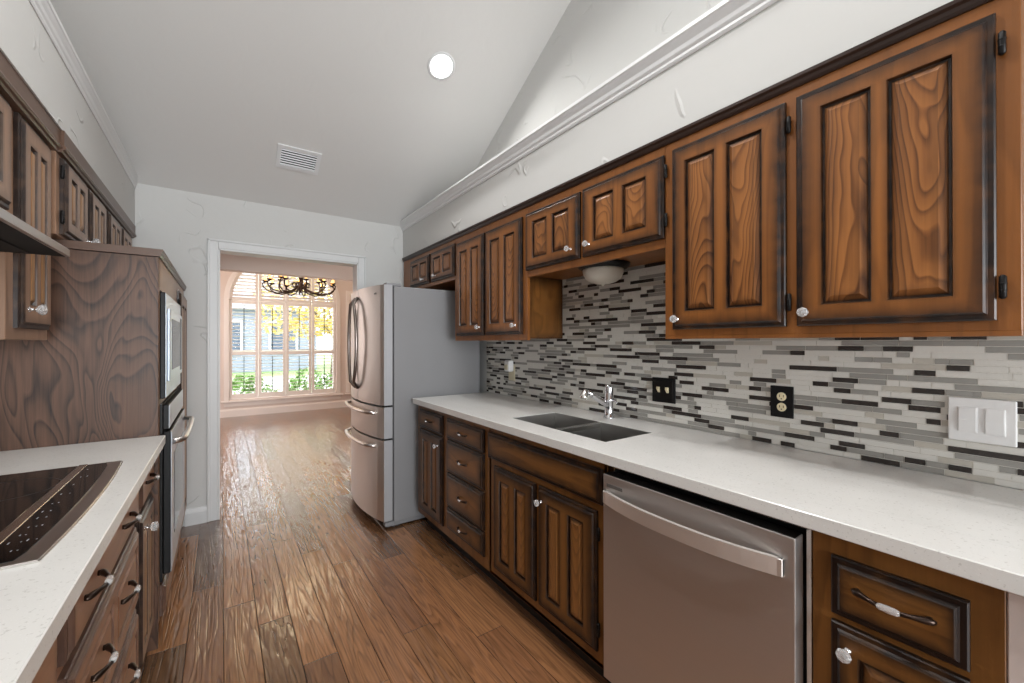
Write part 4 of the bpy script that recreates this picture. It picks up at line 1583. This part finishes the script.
for (a0, a1) in ((.36, 1.050), (-.34, .33)):
    d = slab(RL, t, (a0, a1, .705, .850), gw=.02, gs=.6)
    pull(RL, d, (a0 + a1) / 2, .785)
    door(RL, t, (a0, a1, .135, .680), stile=.07, rail=.06, mull=.06, gw=.03, gs=.6)

# ------------------------------------------------------------------ ceiling fittings (on the slope)
ang = math.atan(SL)


def ceil_z(y):
    return ZT + SL * (YB - y)


sx = Vector((1, 0, 0))
sy = Vector((0, math.cos(ang), -math.sin(ang)))      # down the slope, away from the viewer
sn = sx.cross(sy) * -1                                # into the room
if sn.z > 0:
    sn = -sn


def can_light(x, y, label, watts=12, spread=130):
    c = Vector((x, y, ceil_z(y)))
    t_ = thing('recessed_light', tuple(c), label, 'ceiling light', 'recessed lights')
    MB().lathe([(.090, 0), (.092, .003), (.086, .006), (.076, .004)], c + sn * .0005, sn, 32).build('trim_ring', M_TRIMW, t_)
    MB().lathe([(.074, .0), (.073, .003), (.03, .0045)], c + sn * .0022, sn, 32).build('diffuser', M_LED, t_)
    l = bpy.data.lights.new('recessed_light_beam', 'AREA')
    l.shape = 'DISK'
    l.size = .14
    l.energy = watts
    l.spread = math.radians(spread)
    l.color = (1.0, .985, .965)
    o = bpy.data.objects.new('recessed_light_beam', l)
    col.objects.link(o)
    o.location = c + sn * .012
    o.rotation_euler = sn.to_track_quat('-Z', 'Y').to_euler()
    return t_


M_LED = simple('lit_diffuser', (1, 1, 1, 1), 0.5, emis=(1, 1, 1, 1), estr=6.0)
can_light(1.168, 2.455, 'lit round recessed light in the sloped ceiling', 9, 150)
can_light(.30, 1.45, 'added recessed fill light on the left of the slope, out of the picture', 24, 150)  # unseen can, added for more downlight on the counters
can_light(.35, .05, 'added unseen recessed fill light near the ridge, above the viewer', 28, 140)  # another added can out of view, lifts the overall brightness

VX0, VX1 = .315, .594
c0 = Vector((VX0, 3.240, ceil_z(3.240)))
LV = (3.412 - 3.240) / math.cos(ang)
WV = VX1 - VX0
t = thing('ceiling_vent', tuple(c0), 'white rectangular air vent in the sloped ceiling', 'vent')


def vbox(mb_, a0, a1, b0, b1, n0, n1, mi=0):
    P_ = [c0 + sx * a + sy * b_ + sn * n_ for n_ in (n0, n1) for (a, b_) in ((a0, b0), (a1, b0), (a1, b1), (a0, b1))]
    q0 = len(mb_.v)
    for p in P_:
        mb_.v.append(p)
        mb_.g.append(0)
    for f in ((0, 1, 2, 3), (4, 5, 6, 7), (0, 1, 5, 4), (1, 2, 6, 5), (2, 3, 7, 6), (3, 0, 4, 7)):
        mb_.f.append([q0 + k for k in f])
        mb_.m.append(mi)
        mb_.s.append(False)


mb = MB()
fwid = .026
vbox(mb, 0, WV, 0, fwid, 0, .010)
vbox(mb, 0, WV, LV - fwid, LV, 0, .010)
vbox(mb, 0, fwid, fwid, LV - fwid, 0, .010)
vbox(mb, WV - fwid, WV, fwid, LV - fwid, 0, .010)
mb.build('frame', M_TRIMW, t)
mb = MB()
vbox(mb, fwid, WV - fwid, fwid, LV - fwid, .0003, .001)
mb.build('backing', M_DARK, t)
nl = 7
for k in range(nl):
    b_ = fwid + (k + .5) * (LV - 2 * fwid) / nl
    m_ = MB()
    P_ = [c0 + sx * a + sy * (b_ + e) + sn * n_ for a in (fwid, WV - fwid) for (e, n_) in ((-.003, .003), (.003, .0085), (.0042, .0078), (-.0018, .0023))]
    q0 = len(m_.v)
    for p in P_:
        m_.v.append(p)
        m_.g.append(0)
    for f in ((0, 1, 2, 3), (4, 5, 6, 7), (0, 1, 5, 4), (1, 2, 6, 5), (2, 3, 7, 6), (3, 0, 4, 7)):
        m_.f.append([q0 + i for i in f])
        m_.m.append(0)
        m_.s.append(False)
    m_.build('louver', M_TRIMW, t)
